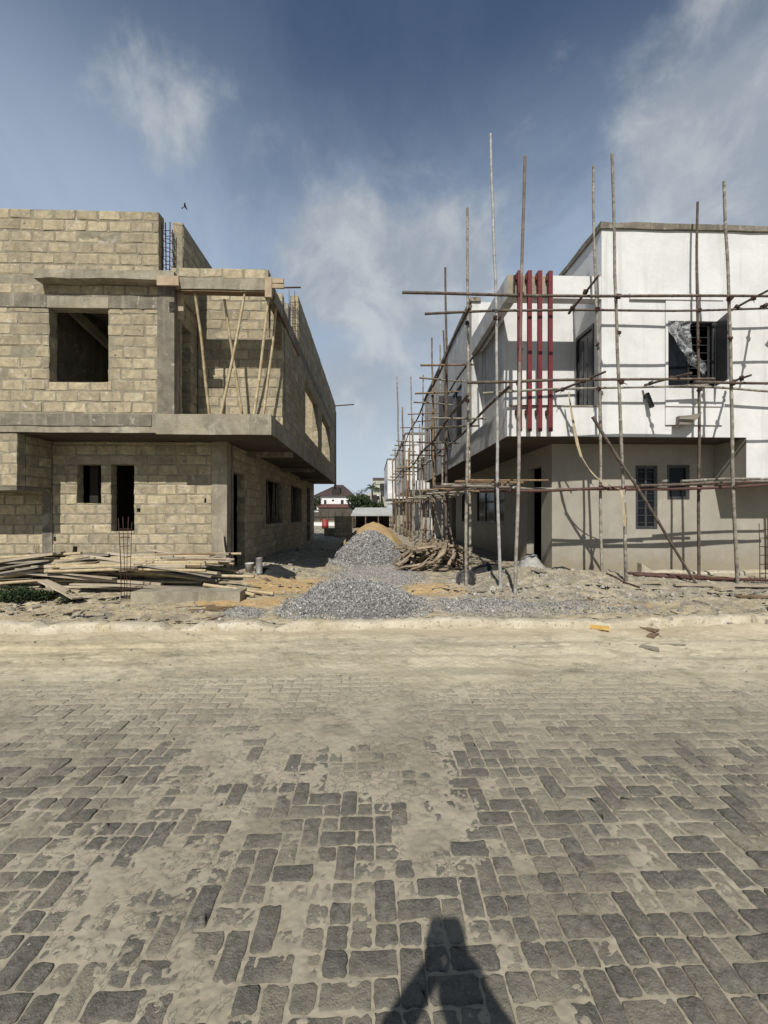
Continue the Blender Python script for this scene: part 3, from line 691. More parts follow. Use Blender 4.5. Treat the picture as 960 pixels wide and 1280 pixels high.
# the lintel over both openings
slab('window_lintel', M['concrete'], house, lh[0][0] - .25, lh[1][1] + 1.0, YL - .008, YL + .05, lh[0][3] + .01, lh[0][3] + .19, .005)
dz = 2.25
sdoor = (9.98, 10.95, GL + .1, az(590, 10.2))
sw = [(13.1, 15.5, az(655, 13.6), az(600, 13.6)), (17.1, 19.7, az(653, 17.6), az(607, 17.6)), (21.2, 22.4, GL + .1, az(609, 21.5))]
block_wall('lower_alley_wall', house, 'y', YL + .25, YE - .25, GL, zS0 - .022, XS - Wt, XS, [sdoor] + sw, shadebias=-.1)  # slightly darker block tint stands in for shade here
slab('pier', M['concrete_dark'], house, XS + .003, XS + .02, 9.86, 9.98, GL, zS0 - .03, .004)
for k, yb in enumerate((11.1, 15.2, 19.3)):
    slab('soffit_beam', M['concrete_dark'], house, XS + .0, XR - .05, yb, yb + .2, zS0 - .16, zS0 - .022, .004)
for (a0, a1, z0, z1) in sw[:2]:
    mb = MB()
    for k in range(9):
        y = a0 + .1 + (a1 - a0 - .2) * k / 8; mb.tube([(XS - .12, y + R.uniform(-.05, .05), z0), (XS - .12 + R.uniform(-.04, .04), y + R.uniform(-.25, .25), z1)], .018, n=5)
    mb.build('stored_pole', M['pole'], house)
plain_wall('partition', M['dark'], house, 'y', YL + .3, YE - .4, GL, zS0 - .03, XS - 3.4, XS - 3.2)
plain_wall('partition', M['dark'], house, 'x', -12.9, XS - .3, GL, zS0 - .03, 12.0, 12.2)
# projecting stair box on the far left
XBx = ax(20.5, YF); zX0 = az(613, YF)
block_wall('stair_box_front', house, 'x', -13, XBx - .003, zX0 + .09, zS0 - .004, YF + .01, YF + Wt)
block_wall('stair_box_side', house, 'y', YF + Wt + .01, YL - .005, zX0 + .09, zS0 - .024, XBx - Wt, XBx, shadebias=-.2)  # side face shaded through a darker block tint
slab('stair_box_floor', M['concrete_dark'], house, -13, XBx, YF, YL - .01, zX0, zX0 + .088, .01)

# ------------------------------------------------------------------ white two storey house on the right
COLM[0] = 780
QF, QL, QB, QR, QE = 9.26, 10.17, 10.5, 12.6, 24.0
X0 = ax(634, QF); XM = ax(752, QF); XL = ax(690, QL); XI = ax(630, QB); XE = 15.0
white = thing('white_house', 'unfinished white painted two storey house wrapped in pole scaffolding, right of the alley', 'house', (7, 12, 0))
qS0, qS1 = az(546, QF), az(520, QF)
qC1 = az(509, QF); qB0, qB1 = az(374, QF), az(346, QF); qP, qK = az(287, QF), az(281, QF)
wwin = ho(834, 894, 401, 485, QF)
plain_wall('upper_front_wall', M['white'], white, 'x', XM, XE, qS0, qP, QF, QF + Wt, [wwin])
bx = ax(933, QF); bz = az(600, QF)
plain_wall('stair_box_front', M['white'], white, 'x', bx, XE, bz, qS0 - .001, QF, QF + Wt)
plain_wall('stair_box_side', M['render_'], white, 'y', QF + .001, QL, bz, qS0 - .03, bx - .004, bx + .2)
slab('stair_box_floor', M['render_'], white, bx, XE, QF + Wt, QL, bz, bz + .1, .002)
# raised plaster band round the window
mb = MB(); t = QF - .035
wx0, wx1, wz0, wz1 = wwin
bx0, bx1, bz0, bz1 = ax(831, QF), ax(902, QF), az(531, QF), az(375, QF)
grid_wall(mb, 'x', bx0, bx1, bz0, bz1, t, QF - .002, [(wx0, wx1, wz0, wz1)])
mb.build('window_surround', M['white'], white)
mb = MB(); mb.box(ax(786, QF), bx1 + .002, QF - .055, QF - .003, bz1, bz1 + .14); mb.build('window_hood', M['white'], white)
mb = MB(); mb.box(bx0 - .01, bx1 + .02, QF - .06, QF - .036, az(508, QF), az(505, QF)); mb.build('window_sill', M['white'], white)
# shallow upright grooves above the window
slab('coping', M['concrete_dark'], white, XM - .05, XE, QF - .05, QF + .3, qP, qK + .02, .012, .4)
slab('coping', M['concrete_dark'], white, XM - .05, XM + .25, QF + .301, QR, qP, qK + .02, .012, .4)
doorh = (9.58, 10.42, qS1 - .1, az(405, 9.6))
plain_wall('balcony_side_wall', M['white'], white, 'y', QF + Wt, QB + .001, qS0 + .03, qB1, XM, XM + Wt, [doorh])
plain_wall('parapet_side_wall', M['white'], white, 'y', QF + Wt, QR, qB1 + .001, qP - .001, XM + .002, XM + Wt)
plain_wall('balcony_back_wall', M['white'], white, 'x', XI, XM - .001, qS1, qB1, QB, QB + Wt)
plain_wall('inner_side_wall', M['white_shade'], white, 'y', QB + Wt + .001, QR - .001, qS1, qB1, XI, XI + Wt)
plain_wall('rear_front_wall', M['white'], white, 'x', X0 + Wt, XM, qS1, qP, QR, QR + Wt)
rw = [(14.0, 17.6, az(552, 15.2), az(482, 14.2)), (19.6, 21.6, az(552, 15.2), az(482, 14.2))]
plain_wall('upper_alley_wall', M['white_shade'], white, 'y', QR, QE, qC1 + .001, qP, X0 + .001, X0 + Wt, rw)
slab('coping', M['concrete_dark'], white, X0 - .05, X0 + .28, QR - .05, QE, qP, qK + .02, .012, .4)
plain_wall('rear_wall', M['white'], white, 'x', X0 + .3, XE, 0, qP, QE - .2, QE)
plain_wall('end_wall', M['white'], white, 'y', QF + .3, QE - .3, 0, qP, XE - .2, XE - .01)
# balcony frame
slab('balcony_beam', M['white'], white, X0, XM - .002, QF + .002, QF + .25, qB0, qB1, .002)
slab('unplastered_beam_end', M['concrete'], white, X0 + .002, ax(690, QF), QF - .012, QF + .001, qB0 + .01, qB1 - .01, .003)
slab('balcony_side_beam', M['white_shade'], white, X0, X0 + .25, QF + .251, QR - .002, qB0, qB1 - .001, .002)
slab('balcony_curb', M['white'], white, X0, XM - .002, QF, QF + .15, qS0, qC1, .002)
slab('balcony_curb', M['white_shade'], white, X0, X0 + .15, QF + .151, QE, qS0, qC1, .002)
mb = MB(); mb.box(ax(636, QF), ax(750, QF), QF - .02, QF + .16, qC1 + .002, qC1 + .03, jit=.004); mb.build('curb_cap', M['concrete'], white)
slab('floor_slab', M['render_'], white, X0 + .151, XE - .21, QF + .24, QE - .21, qS0 + .002, qS1, .002, 2)
slab('roof_slab', M['concrete'], white, XM + .25, XE - .25, QF + .25, QE - .25, qP - .5, qP - .3, .002, 2)
slab('roof_slab', M['concrete'], white, X0 + .25, XM + .2, QR + .25, QE - .25, qP - .5, qP - .3, .002, 2)
slab('roof_slab', M['concrete'], white, XI + .1, XM, QB + .25, QR - .01, qB1 - .2, qB1 - .02, .002, 2)
# four red fins
for k, px in enumerate((649.5, 661.8, 674.6, 687.8)):
    x = ax(px, QF - .14); w = .047
    mb = MB(); zt = az(341, QF - .14); zb = az(540, QF - .14)
    y0, y1 = QF - .175, QF - .105
    vs = [(x - w, y0, zb), (x + w, y0, zb), (x + w, y1, zb), (x - w, y1, zb), (x - w, y0, zt), (x + w, y0, zt), (x + w, y1 + .28, zt + .0), (x - w, y1 + .28, zt + .0), (x + w, y1 + .28, zt - .07), (x - w, y1 + .28, zt - .07), (x + w, y1, zt - .07), (x - w, y1, zt - .07)]
    mb.add(vs, [(0, 1, 5, 4), (3, 2, 1, 0), (4, 5, 6, 7), (6, 7, 9, 8), (8, 9, 11, 10), (2, 3, 11, 10), (1, 2, 10, 5), (5, 10, 8, 6), (0, 3, 11, 4), (4, 11, 9, 7)])
    f = mb.build('red_fin', M['red'], white)
    for zz in (az(352, QF), az(517, QF)):
        mb = MB(); mb.box(x - .065, x + .065, QF - .104, QF - .013 if zz > 6 else QF - .003, zz - .05, zz + .05, jit=.004); mb.build('bracket', M['red'] if zz > 6 else M['rust'], f)
# ground storey
qG = .02
lw = [ho(795.5, 820.5, 583, 660, QL), ho(835, 860.5, 582, 623, QL)]
plain_wall('lower_front_wall', M['render_'], white, 'x', XL, XE - .2, qG, qS0 + .001, QL, QL + Wt, lw)
ldoor = (10.82, 11.85, qG + .25, az(583, 11.0))
lsw = [(13.9, 17.6, az(655, 14.4), az(600, 14.4)), (22.0, 23.2, qG + .1, az(622, 22.5)), (19.4, 20.5, az(653, 19.5), az(612, 19.5))]
plain_wall('lower_alley_wall', M['render_'], white, 'y', QL + .001, QE, qG, qS0 - .002, XL + .001, XL + Wt, [ldoor] + lsw)
slab('soffit_shade', M['soffit_shade'], white, X0 + .02, bx - .01, QF + .02, QE - .3, qS0 - .018, qS0 - .002, .001, 3)  # dark underside sheet, overhang shade put into its colour
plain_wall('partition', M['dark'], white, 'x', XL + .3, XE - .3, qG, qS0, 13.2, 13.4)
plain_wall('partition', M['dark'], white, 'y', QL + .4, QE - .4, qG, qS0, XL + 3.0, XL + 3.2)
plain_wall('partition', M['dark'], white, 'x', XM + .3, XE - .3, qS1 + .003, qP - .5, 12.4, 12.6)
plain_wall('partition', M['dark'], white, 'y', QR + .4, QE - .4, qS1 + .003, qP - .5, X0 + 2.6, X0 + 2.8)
def window(parent, axis, a0, a1, z0, z1, t, bars=0, panes=2, name='window'):
    """frame with mullion, dark panes set back in the opening"""
    fw = .05
    def B(mb, aa, bb, zz0, zz1, d0, d1):
        if axis == 'x': mb.box(aa, bb, t + d0, t + d1, zz0, zz1)
        else: mb.box(t + d0, t + d1, aa, bb, zz0, zz1)
    mb = MB(); e = .004
    B(mb, a0 + e, a0 + fw, z0 + e, z1 - e, .02, .09); B(mb, a1 - fw, a1 - e, z0 + e, z1 - e, .02, .09)
    B(mb, a0 + fw, a1 - fw, z0 + e, z0 + fw, .02, .09); B(mb, a0 + fw, a1 - fw, z1 - fw, z1 - e, .02, .09)
    w = mb.build(name, M['frame'], parent)
    for k in range(1, panes):
        mb = MB(); a = a0 + (a1 - a0) * k / panes; B(mb, a - .025, a + .025, z0 + fw, z1 - fw, .025, .085); mb.build('mullion', M['frame'], w)
    mb = MB(); B(mb, a0 + fw - .002, a1 - fw + .002, z0 + fw - .002, z1 - fw + .002, .06, .068); mb.build('pane', M['glass'], w)
    if bars:
        mb = MB()
        for k in range(bars):
            z = z0 + (z1 - z0) * (k + .7) / (bars + .4)
            B(mb, a0 + fw, a1 - fw, z - .008, z + .008, .035, .05)
        mb.build('burglar_bar', M['frame'], w)
    return w
window(white, 'x', *lw[0], QL, bars=8); window(white, 'x', *lw[1], QL, bars=0, panes=1)
for q in lw:
    mb = MB(); grid_wall(mb, 'x', q[0] - .02, q[1] + .02, q[2] - .02, q[3] + .02, QL - .012, QL - .002, [q]); mb.build('window_trim', M['frame'], white)
for q in (lsw[0], lsw[2]):
    w = window(white, 'y', *q, XL, bars=0, panes=3)
    mb = MB(); mb.box(XL - .04, XL + .0, q[0] + .9, q[0] + .95, q[2] + .05, q[3] - .05); mb.build('casement', M['frame'], w)
window(white, 'y', *rw[0], X0, panes=3); window(white, 'y', *rw[1], X0, panes=2)
mb = MB(); mb.box(X0 - .55, X0 + .0, rw[0][0] + 1.5, rw[0][0] + 1.54, rw[0][2] + .05, rw[0][3] - .05); mb.build('casement', M['black'], white)
# upper street window: left sash glazed, right half open behind bars, one sash swung out
w = thing('window', None, None); w.name = 'window'; w.parent = white; w.location = (0, 0, 0); w.matrix_parent_inverse = Matrix.Translation(-Vector(white.location))
mb = MB()
grid_wall(mb, 'x', wx0 + .003, wx1 - .003, wz0 + .003, wz1 - .003, QF + .02, QF + .10, [(wx0 + .05, wx1 - .05, wz0 + .05, wz1 - .05)])
wm = wx0 + (wx1 - wx0) * .46
mb.box(wm - .025, wm + .025, QF + .025, QF + .095, wz0 + .051, wz1 - .051)
mb.build('frame', M['black'], w)
one('pane', M['glass'], w, 'box', wx0 + .051, wm - .026, QF + .05, QF + .058, wz0 + .051, wz1 - .051)
mb = MB()
for k in range(8): mb.box(wm + .03, wx1 - .055, QF + .11, QF + .122, wz0 + .15 + k * .185, wz0 + .163 + k * .185)
mb.build('burglar_bar', M['frame'], w)
one('casement', M['frame'], w, 'bar', (wx1 - .06, QF - .01, wz0 + .2), (wx1 - .06, QF - .01, wz1 + .1), .03, .06, (1, 0, 0))
mb = MB(); mb.add([(wx1 - .02, QF - .04, wz0 + .06), (wx1 - .16, QF - .50, wz0 + .06), (wx1 - .16, QF - .50, wz1 - .02), (wx1 - .02, QF - .04, wz1 - .02), (wx1 - .0, QF - .05, wz0 + .06), (wx1 - .13, QF - .51, wz0 + .06), (wx1 - .13, QF - .51, wz1 - .02), (wx1 - .0, QF - .05, wz1 - .02)],
               [(0, 1, 2, 3), (4, 7, 6, 5), (0, 4, 5, 1), (3, 2, 6, 7), (1, 5, 6, 2), (0, 3, 7, 4)]); mb.build('sash', M['door'], w)
# balcony door with panels
d = bpy.data.objects.new('door', None); col.objects.link(d); d.parent = white; d.matrix_parent_inverse = Matrix.Translation(-Vector(white.location))
y0, y1, z0, z1 = doorh
mb = MB(); grid_wall(mb, 'y', y0 + .003, y1 - .003, z0, z1 - .003, XM - .02, XM + .1, [(y0 + .07, y1 - .07, z0 - 1, z1 - .08)]); mb.build('door_frame', M['black'], d)
one('leaf', M['door'], d, 'box', XM + .03, XM + .07, y0 + .072, y1 - .072, z0 + .01, z1 - .082)
for k in range(3):
    yy = y0 + .1 + k * (y1 - y0 - .2) / 3
    one('panel', M['door'], d, 'box', XM + .012, XM + .029, yy + .03, yy + (y1 - y0 - .2) / 3 - .03, z0 + .15, z1 - .2)
one('handle', M['tin'], d, 'box', XM - .02, XM + .011, y1 - .13, y1 - .11, z0 + 1.0, z0 + 1.14)
one('threshold_sack', M['sack'], white, 'box', XL - .02, XL + .02, 10.85, 11.82, qG, qG + .25)
# black lamp on the wall
lamp = MB(); p = at(806, 496, QF); q = at(815, 509, QF - .16)
lamp.tube([Vector((p.x, QF - .005, p.z)), Vector((p.x + .02, QF - .08, p.z - .02))], .05, .035, n=8); lamp.tube([Vector((p.x + .0, QF - .08, p.z + .06)), q], .045, .055, n=8)
lamp.build('wall_lamp', M['black'], white)

# mortar board left on the scaffold and a strap hanging from it
def cloth(name, pts, w, mat, parent=None):
    mb = MB(); b = 0
    for p, ww in pts:
        p = Vector(p); mb.v.append(tuple(p + Vector((-ww / 2, 0, 0)))); mb.v.append(tuple(p + Vector((ww / 2, .01, .004))))
    for i in range(len(pts) - 1): mb.f.append((2 * i, 2 * i + 1, 2 * i + 3, 2 * i + 2)); mb.m.append(0); mb.t.append(.5); mb.sm.append(True)
    o = mb.build(name, mat, parent)
    return o
st = [(711, 490, .03), (714, 512, .05), (718, 535, .07), (722, 555, .075), (727, 572, .06), (735, 585, .045), (745, 596, .04), (758, 605, .04), (770, 610, .05), (777, 613, .06), (779, 625, .05), (780, 640, .06), (781, 650, .07), (781, 658, .05)]
pts = []
for i, (px, py, w_) in enumerate(st):
    p = at(px, py, 8.95 if i < 9 else 8.22); pts.append((p, w_))
o = cloth('fabric_strap', pts, .05, M['strap']); tag(o, 'long tan cloth strap sagging from the upper scaffold rail down to the lower one', 'strap')
mb = MB(); a = at(849, 521, 8.98); b = at(876, 517, 9.0)
n = 8
for i in range(n + 1):
    t = i / n; x = a.x + (b.x - a.x) * t
    for (dy, dzz) in ((-.04, .0), (.08, .0)):
        mb.v.append((x, 9.0 + dy, a.z + .02 + .09 * t * t + .0)); mb.v.append((x, 9.0 + dy + .02, a.z + .02 + .09 * t * t - .26 * math.sqrt(max(0, 1 - t ** 2)) * (1 - .3 * t) - .01))
for i in range(n):
    mb.f.append((4 * i, 4 * i + 4, 4 * i + 5, 4 * i + 1)); mb.f.append((4 * i + 2, 4 * i + 6, 4 * i + 7, 4 * i + 3)); mb.f.append((4 * i, 4 * i + 2, 4 * i + 6, 4 * i + 4)); mb.f.append((4 * i + 1, 4 * i + 5, 4 * i + 7, 4 * i + 3))
    for _ in range(4): mb.m.append(0); mb.t.append(.5); mb.sm.append(False)
mb.f.append((0, 1, 3, 2)); mb.m.append(0); mb.t.append(.5); mb.sm.append(False)
tag(mb.build('mortar_board', M['wood_grey']), 'grey curved plasterer\'s board tied to a scaffold pole below the upper window', 'board')
# torn plastic at the window
mb = MB(); gx, gz = 14, 22
for j in range(gz + 1):
    t = j / gz
    xl = 834 + (866 - 834) * (t ** 1.7); xr = 861 + 16 * max(0, t - .45) / .55
    if t > .8: xl += (t - .8) * 30
    for i in range(gx + 1):
        s_ = i / gx; px = xl + (xr - xl) * s_; py = 401 + t * 62 + (8 * math.sin(s_ * 3) if t > .6 else 0)
        p = at(px, py, QF - .05); p.y += -.03 - .10 * t + .035 * math.sin(s_ * 11 + t * 6) + .03 * math.sin(t * 13 - s_ * 7) + R.uniform(-.012, .012)
        mb.v.append(tuple(p))
for j in range(gz):
    for i in range(gx):
        a = j * (gx + 1) + i; mb.f.append((a, a + 1, a + gx + 2, a + gx + 1)); mb.m.append(0); mb.t.append(.5); mb.sm.append(True)
tag(mb.build('plastic_sheet', M['plastic']), 'crumpled clear plastic sheet hanging torn over the upper window of the white house', 'plastic sheet')

COLM[0] = 480
# ------------------------------------------------------------------ scaffolding round the white house
scaf = thing('scaffold', 'lashed pole scaffold standing round the front and alley side of the white house', 'scaffold', (4, 8.6, 0))
OY, IY = 8.32, 9.02
def pole(name, p0, p1, r, mat, knots=.45, bend=.03, parent=scaf, n=7):
    p0 = Vector(p0); p1 = Vector(p1); L = (p1 - p0).length
    k = max(2, int(L / .8)); ph = R.uniform(0, 6.3); pts = []
    d = (p1 - p0).normalized(); u = d.cross(Vector((0, 0, 1)) if abs(d.z) < .9 else Vector((0, 1, 0))).normalized(); v = d.cross(u)
    for i in range(k + 1):
        t = i / k; w = math.sin(math.pi * t) * bend * 2.0 * (L / 6)
        pts.append(p0.lerp(p1, t) + u * (w * math.sin(ph + 5 * t) + R.uniform(-.3, .3) * r) + v * (w * math.cos(ph + 4 * t) + R.uniform(-.3, .3) * r))
    r *= .88 if parent is scaf else 1
    mb = MB(); mb.tube(pts, r * 1.1, r * .85, n=n, knots=knots, tint=R.random()); return mb.build(name, mat, parent)
def lash(parent, p, s=.055):
    s *= 1.25
    mb = MB(); p = Vector(p)
    for k in range(3):
        d = Vector((R.uniform(-1, 1), R.uniform(-1, 1), R.uniform(-1, 1))).normalized() * s * .6
        mb.bar(p - d, p + d, s, s * R.uniform(.6, 1), jit=s * .12)
    if R.random() < .6:
        d = Vector((R.uniform(-.6, .6), -.3, R.uniform(-1, -.2))).normalized() * s * 1.8
        mb.tube([p, p + d], .008, n=4)
    return mb.build('lashing', M['lash'], parent)
FR = [  # street side uprights: foot px, foot py, mid, top px, top py, depth, material
    (643, 746, 657, 195, 7.95, 'pole_red', .038), (783, 736, 765, 193, OY, 'pole', .037), (922, 731, 905, 227, OY, 'pole', .037),
    (752.5, 717, 741, 208, IY, 'pole', .034), (873, 713, 871.5, 253, IY, 'pole_dark', .034),
    (1045, 730, 1030, 235, OY, 'pole', .037), (1010, 712, 1006, 250, IY, 'pole', .034)]
FRp = {}
for i, (x0, y0, x1, y1, Y, m, r) in enumerate(FR):
    a = at(x0, y0, Y); a.z = min(a.z, sh(a.x, a.y)) - .05; b = at(x1, y1, Y)
    o = pole('upright_pole', a, b, r, M[m], .5, .012); FRp[i] = (a, b, o)
    if i == 0:
        mm = at(651, 500, Y)
def on(i, py):
    a, b, o = FRp[i]; Y = a.y
    z = az(py, Y, 640); t = (z - a.z) / (b.z - a.z); return a.lerp(b, t)
def rail(pts, r, m, knots=.5, bend=.02, name='rail'):
    a, b = pts; return pole(name, a, b, r, M[m], knots, bend)
mb = MB(); mb.bar((9.30, 8.30, 6.62), (9.62, 8.32, 7.0), .34, .03, (0, 1, .2)); mb.bar((9.45, 8.25, 6.25), (9.5, 8.25, 6.75), .42, .03, (0, 1, 0)); mb.build('tied_board', M['wood_grey'], scaf)
r1 = rail((at(503, 365, OY - .06), at(1045, 372, OY - .06)), .033, 'pole_dark')
r2 = rail((at(531, 392, IY - .06), at(1010, 384, IY - .06)), .030, 'pole_dark')
r3 = rail((at(584, 478, OY - .06), at(893, 474, OY - .06)), .034, 'pole_dark')
r3b = rail((at(868, 477, OY - .1), at(1045, 480, OY - .06)), .033, 'pole_dark')
r4 = rail((at(603, 491.5, IY - .06), at(885, 481, IY - .06)), .030, 'pole')
r4b = rail((at(858, 482, IY - .09), at(1010, 492, IY - .06)), .032, 'pole')
r5 = rail((at(564, 607, 9.0), at(836, 612, 8.93)), .036, 'pole')
r5b = rail((at(600, 614, 8.9), at(905, 605, 8.88)), .038, 'rust_pipe')
r5c = rail((at(760, 611.5, 8.80), at(1010, 605, 8.80)), .040, 'rust_pipe')
r5d = rail((at(852, 601, 8.86), at(1010, 598, 8.92)), .034, 'pole')
r5e = rail((at(800, 606.5, 8.74), at(990, 601.5, 8.74)), .034, 'pole_dark')
for i in (1, 2, 5):
    for py in (370, 477): lash(FRp[i][2], on(i, py) + Vector((0, -.05, 0)), .06)
for i in (3, 4, 6):
    for py in (386, 486, 609): lash(FRp[i][2], on(i, py) + Vector((0, -.05, 0)), .055)
for py in (366, 435, 478, 612): lash(FRp[0][2], on(0, py) + Vector((.0, .05, 0)), .055)
for i, py in ((1, 415), (2, 420), (1, 610), (2, 608), (3, 430), (4, 425)): lash(FRp[i][2], on(i, py) + Vector((0, -.03, 0)), .045)
# cross pieces from the outer to the inner row, some run on to the wall
for (xa, ya, Ya, xb, yb, Yb) in ((711, 391, 9.15, 748, 345, 7.75), (915, 387, 9.15, 962, 362, 7.9), (695, 490, 9.15, 757, 465, 7.9), (806, 481, 9.15, 864, 466, 7.95), (913, 478, 9.1, 938, 469, 8.0), (952, 383, 8.9, 985, 376, 7.9),
                             (740.6, 521, 8.2, 870, 723, 8.2)):
    nm = 'brace' if yb > 700 else 'cross_piece'
    a = at(xa, ya, Ya); b = at(xb, yb, Yb)
    if nm == 'brace': b.z = sh(b.x, b.y) - .02
    o = pole(nm, a, b, .034 if nm == 'brace' else .03, M['pole_dark'], .5, .01)
    if nm == 'cross_piece': lash(o, a.lerp(b, .15), .055); lash(o, a.lerp(b, .6), .055)
# alley side: two rows of uprights from the corner to the far end
SO, SI = 2.08, 2.72
side = []
SP = [  # x, y, top height, lean x, lean y, material
    (ax(583, 8.75), 8.75, 8.45, .02, 0, 'pole'), (ax(626, 8.5), 8.5, 9.85, -.22, 0, 'pole_pale'),
    (SO + .05, 11.3, 8.75, -.03, .1, 'pole_dark'), (SI, 11.0, 6.5, -.05, .1, 'pole'),
    (SI - .05, 13.6, 8.0, -.22, .1, 'pole_dark'), (SO + .12, 14.2, 8.0, -.05, .1, 'pole_ochre'),
    (SI + .05, 15.6, 8.3, -.1, 0, 'pole'), (SO + .0, 17.0, 7.6, .10, 0, 'pole'), (SI, 17.6, 7.4, .1, 0, 'pole'),
    (SO - .05, 19.6, 8.4, -.12, 0, 'pole'), (SI, 20.2, 7.6, .1, 0, 'pole_ochre'), (SO + .02, 22.2, 6.2, .0, .1, 'pole_ochre'), (SO + .16, 22.4, 5.6, .1, .0, 'pole_ochre'), (SI, 22.8, 6.8, 0, 0, 'pole')]
for (x, y, h, lx, ly, m) in SP:
    a = Vector((x, y, sh(x, y) - .05)); b = Vector((x + lx, y + ly, h)); o = pole('upright_pole', a, b, .037 if y < 10 else .04, M[m], .5, .012)
    side.append((a, b, o))
    for z in (2.35, 4.2, 5.9):
        if z < h - .3 and R.random() < .75: lash(o, a.lerp(b, (z - a.z) / (b.z - a.z)) + Vector((0, -.03, 0)), .05)
for (x, ya, yb, za, zb, r, m) in ((SO - .05, 8.2, 15.6, 6.0, 6.15, .034, 'pole_dark'), (SO - .04, 14.6, 24, 6.1, 5.9, .036, 'pole_dark'), (SI + .05, 8.6, 16, 5.95, 6.0, .032, 'pole_dark'),
                              (SO - .05, 8.3, 15.9, 4.22, 4.15, .036, 'pole_dark'), (SO - .02, 14.9, 24, 4.2, 4.2, .036, 'pole_dark'), (SI + .05, 7.9, 16.5, 4.28, 4.2, .036, 'pole_dark'), (SI + .05, 15.5, 24, 4.25, 4.2, .034, 'pole_dark'),
                              (SO - .05, 8.4, 15.5, 2.33, 2.4, .038, 'pole'), (SO + .02, 9.5, 16.2, 2.42, 2.36, .036, 'rust_pipe'), (SI + .05, 8.5, 16, 2.35, 2.36, .036, 'pole'), (SI - .1, 11, 17, 2.45, 2.4, .036, 'pole_ochre'), (SO - .0, 14.5, 24, 2.36, 2.4, .036, 'pole_ochre'), (SI, 15.5, 24, 2.4, 2.36, .034, 'pole')):
    rail((Vector((x, ya, za)), Vector((x + R.uniform(-.04, .04), yb, zb))), r, m)
for k, y in enumerate((8.8, 10.0, 11.1, 12.4, 13.7, 15.1, 16.6, 18.0, 19.5, 21.0, 22.4)):
    for z in (2.3, 4.12, 5.86):
        if R.random() < (.92 if z < 5 else .6):
            x0 = SO - R.uniform(.2, .75); x1 = min(3.06, SI + R.uniform(.1, .4)); dz_ = R.uniform(-.06, .06)
            if y < 9 and z > 3: continue
            rail((Vector((x0, y + R.uniform(-.1, .1), z - dz_)), Vector((x1, y + R.uniform(-.1, .1), z + dz_))), R.uniform(.026, .036), R.choice(['pole', 'pole', 'pole_dark', 'pole_ochre']), name='cross_piece')
for k in range(14):                                             # poles laid as a rough deck at the lowest lift
    y = 9.0 + k * .42 + R.uniform(-.2, .2); x0 = SO - R.uniform(-.1, .5)
    rail((Vector((x0, y, 2.43 + R.uniform(-.02, .05))), Vector((min(3.9, x0 + R.uniform(1.2, 2.2)), y + R.uniform(-.5, .5), 2.43 + R.uniform(-.02, .06)))), R.uniform(.025, .038), R.choice(['pole', 'pole', 'pole_ochre', 'wood_grey']), name='deck_pole')
for (a, b) in (((1.5, 12.4, .2), (2.2, 15.5, 2.4)), ((2.3, 11.6, .2), (2.0, 14.0, 2.5)), ((2.6, 12.2, .2), (2.3, 13.2, 2.5))):
    rail((Vector(a), Vector(b)), .032, 'pole_dark', name='brace')

# ------------------------------------------------------------------ props under the left balcony beam
BP = [(244, 366, 8.75, 263, 519, 9.3), (281, 366, 9.0, 304, 519, 9.5), (306.5, 366, 8.72, 275, 519, 8.85), (337, 370, 8.7, 317, 519, 8.72), (345, 392, 9.3, 328, 519, 9.45)]
lab = ['yellow bamboo prop under the concrete beam, leftmost on the block balcony', 'bamboo prop crossing behind its neighbour, second from the left on the block balcony',
       'bamboo prop leaning across another in the middle of the block balcony', 'pale bamboo prop under the corner formwork of the block balcony', 'short bamboo prop behind the corner prop on the block balcony']
for (x0, y0, Y0, x1, y1, Y1), l in zip(BP, lab):
    a = at(x1, y1, Y1); a.z = zS1 - .005; b = at(x0, y0, Y0); b.z = zB0 - .036
    o = pole('bamboo_prop', a, b, .032, M['bamboo'], .34, .02, None); tag(o, l, 'bamboo prop', 'bamboo props under the balcony beam')

# ------------------------------------------------------------------ low footing with bars on the left
ft = thing('concrete_footing', 'low rough concrete footing on the sand in front of the plank heap', 'footing', (-4, 7.7, 0))
fx0, fx1 = ax(163, 7.55), ax(300, 7.55)
slab('footing_block', M['concrete'], ft, fx0, fx1, 7.55, 7.95, .0, az(738, 7.6), .012, .3)
reb = thing('rebar_cage', 'thin rusty bundle of upright reinforcing bars rising from the plank heap by the low footing', 'rebar', (-5.1, 7.6, 0))
rebar('rebar', reb, ax(155, 7.7), 7.75, .0, az(652, 7.7), .10, 5, .0055, .2, .9)
reb2 = thing('rebar_cage', 'rusty reinforcing cage standing at the right end of the beige wall', 'rebar', (9, 8.7, 0))
rebar('rebar', reb2, ax(957, 8.5), 8.5, .1, az(648, 8.5), .13, 4, .008, .18)

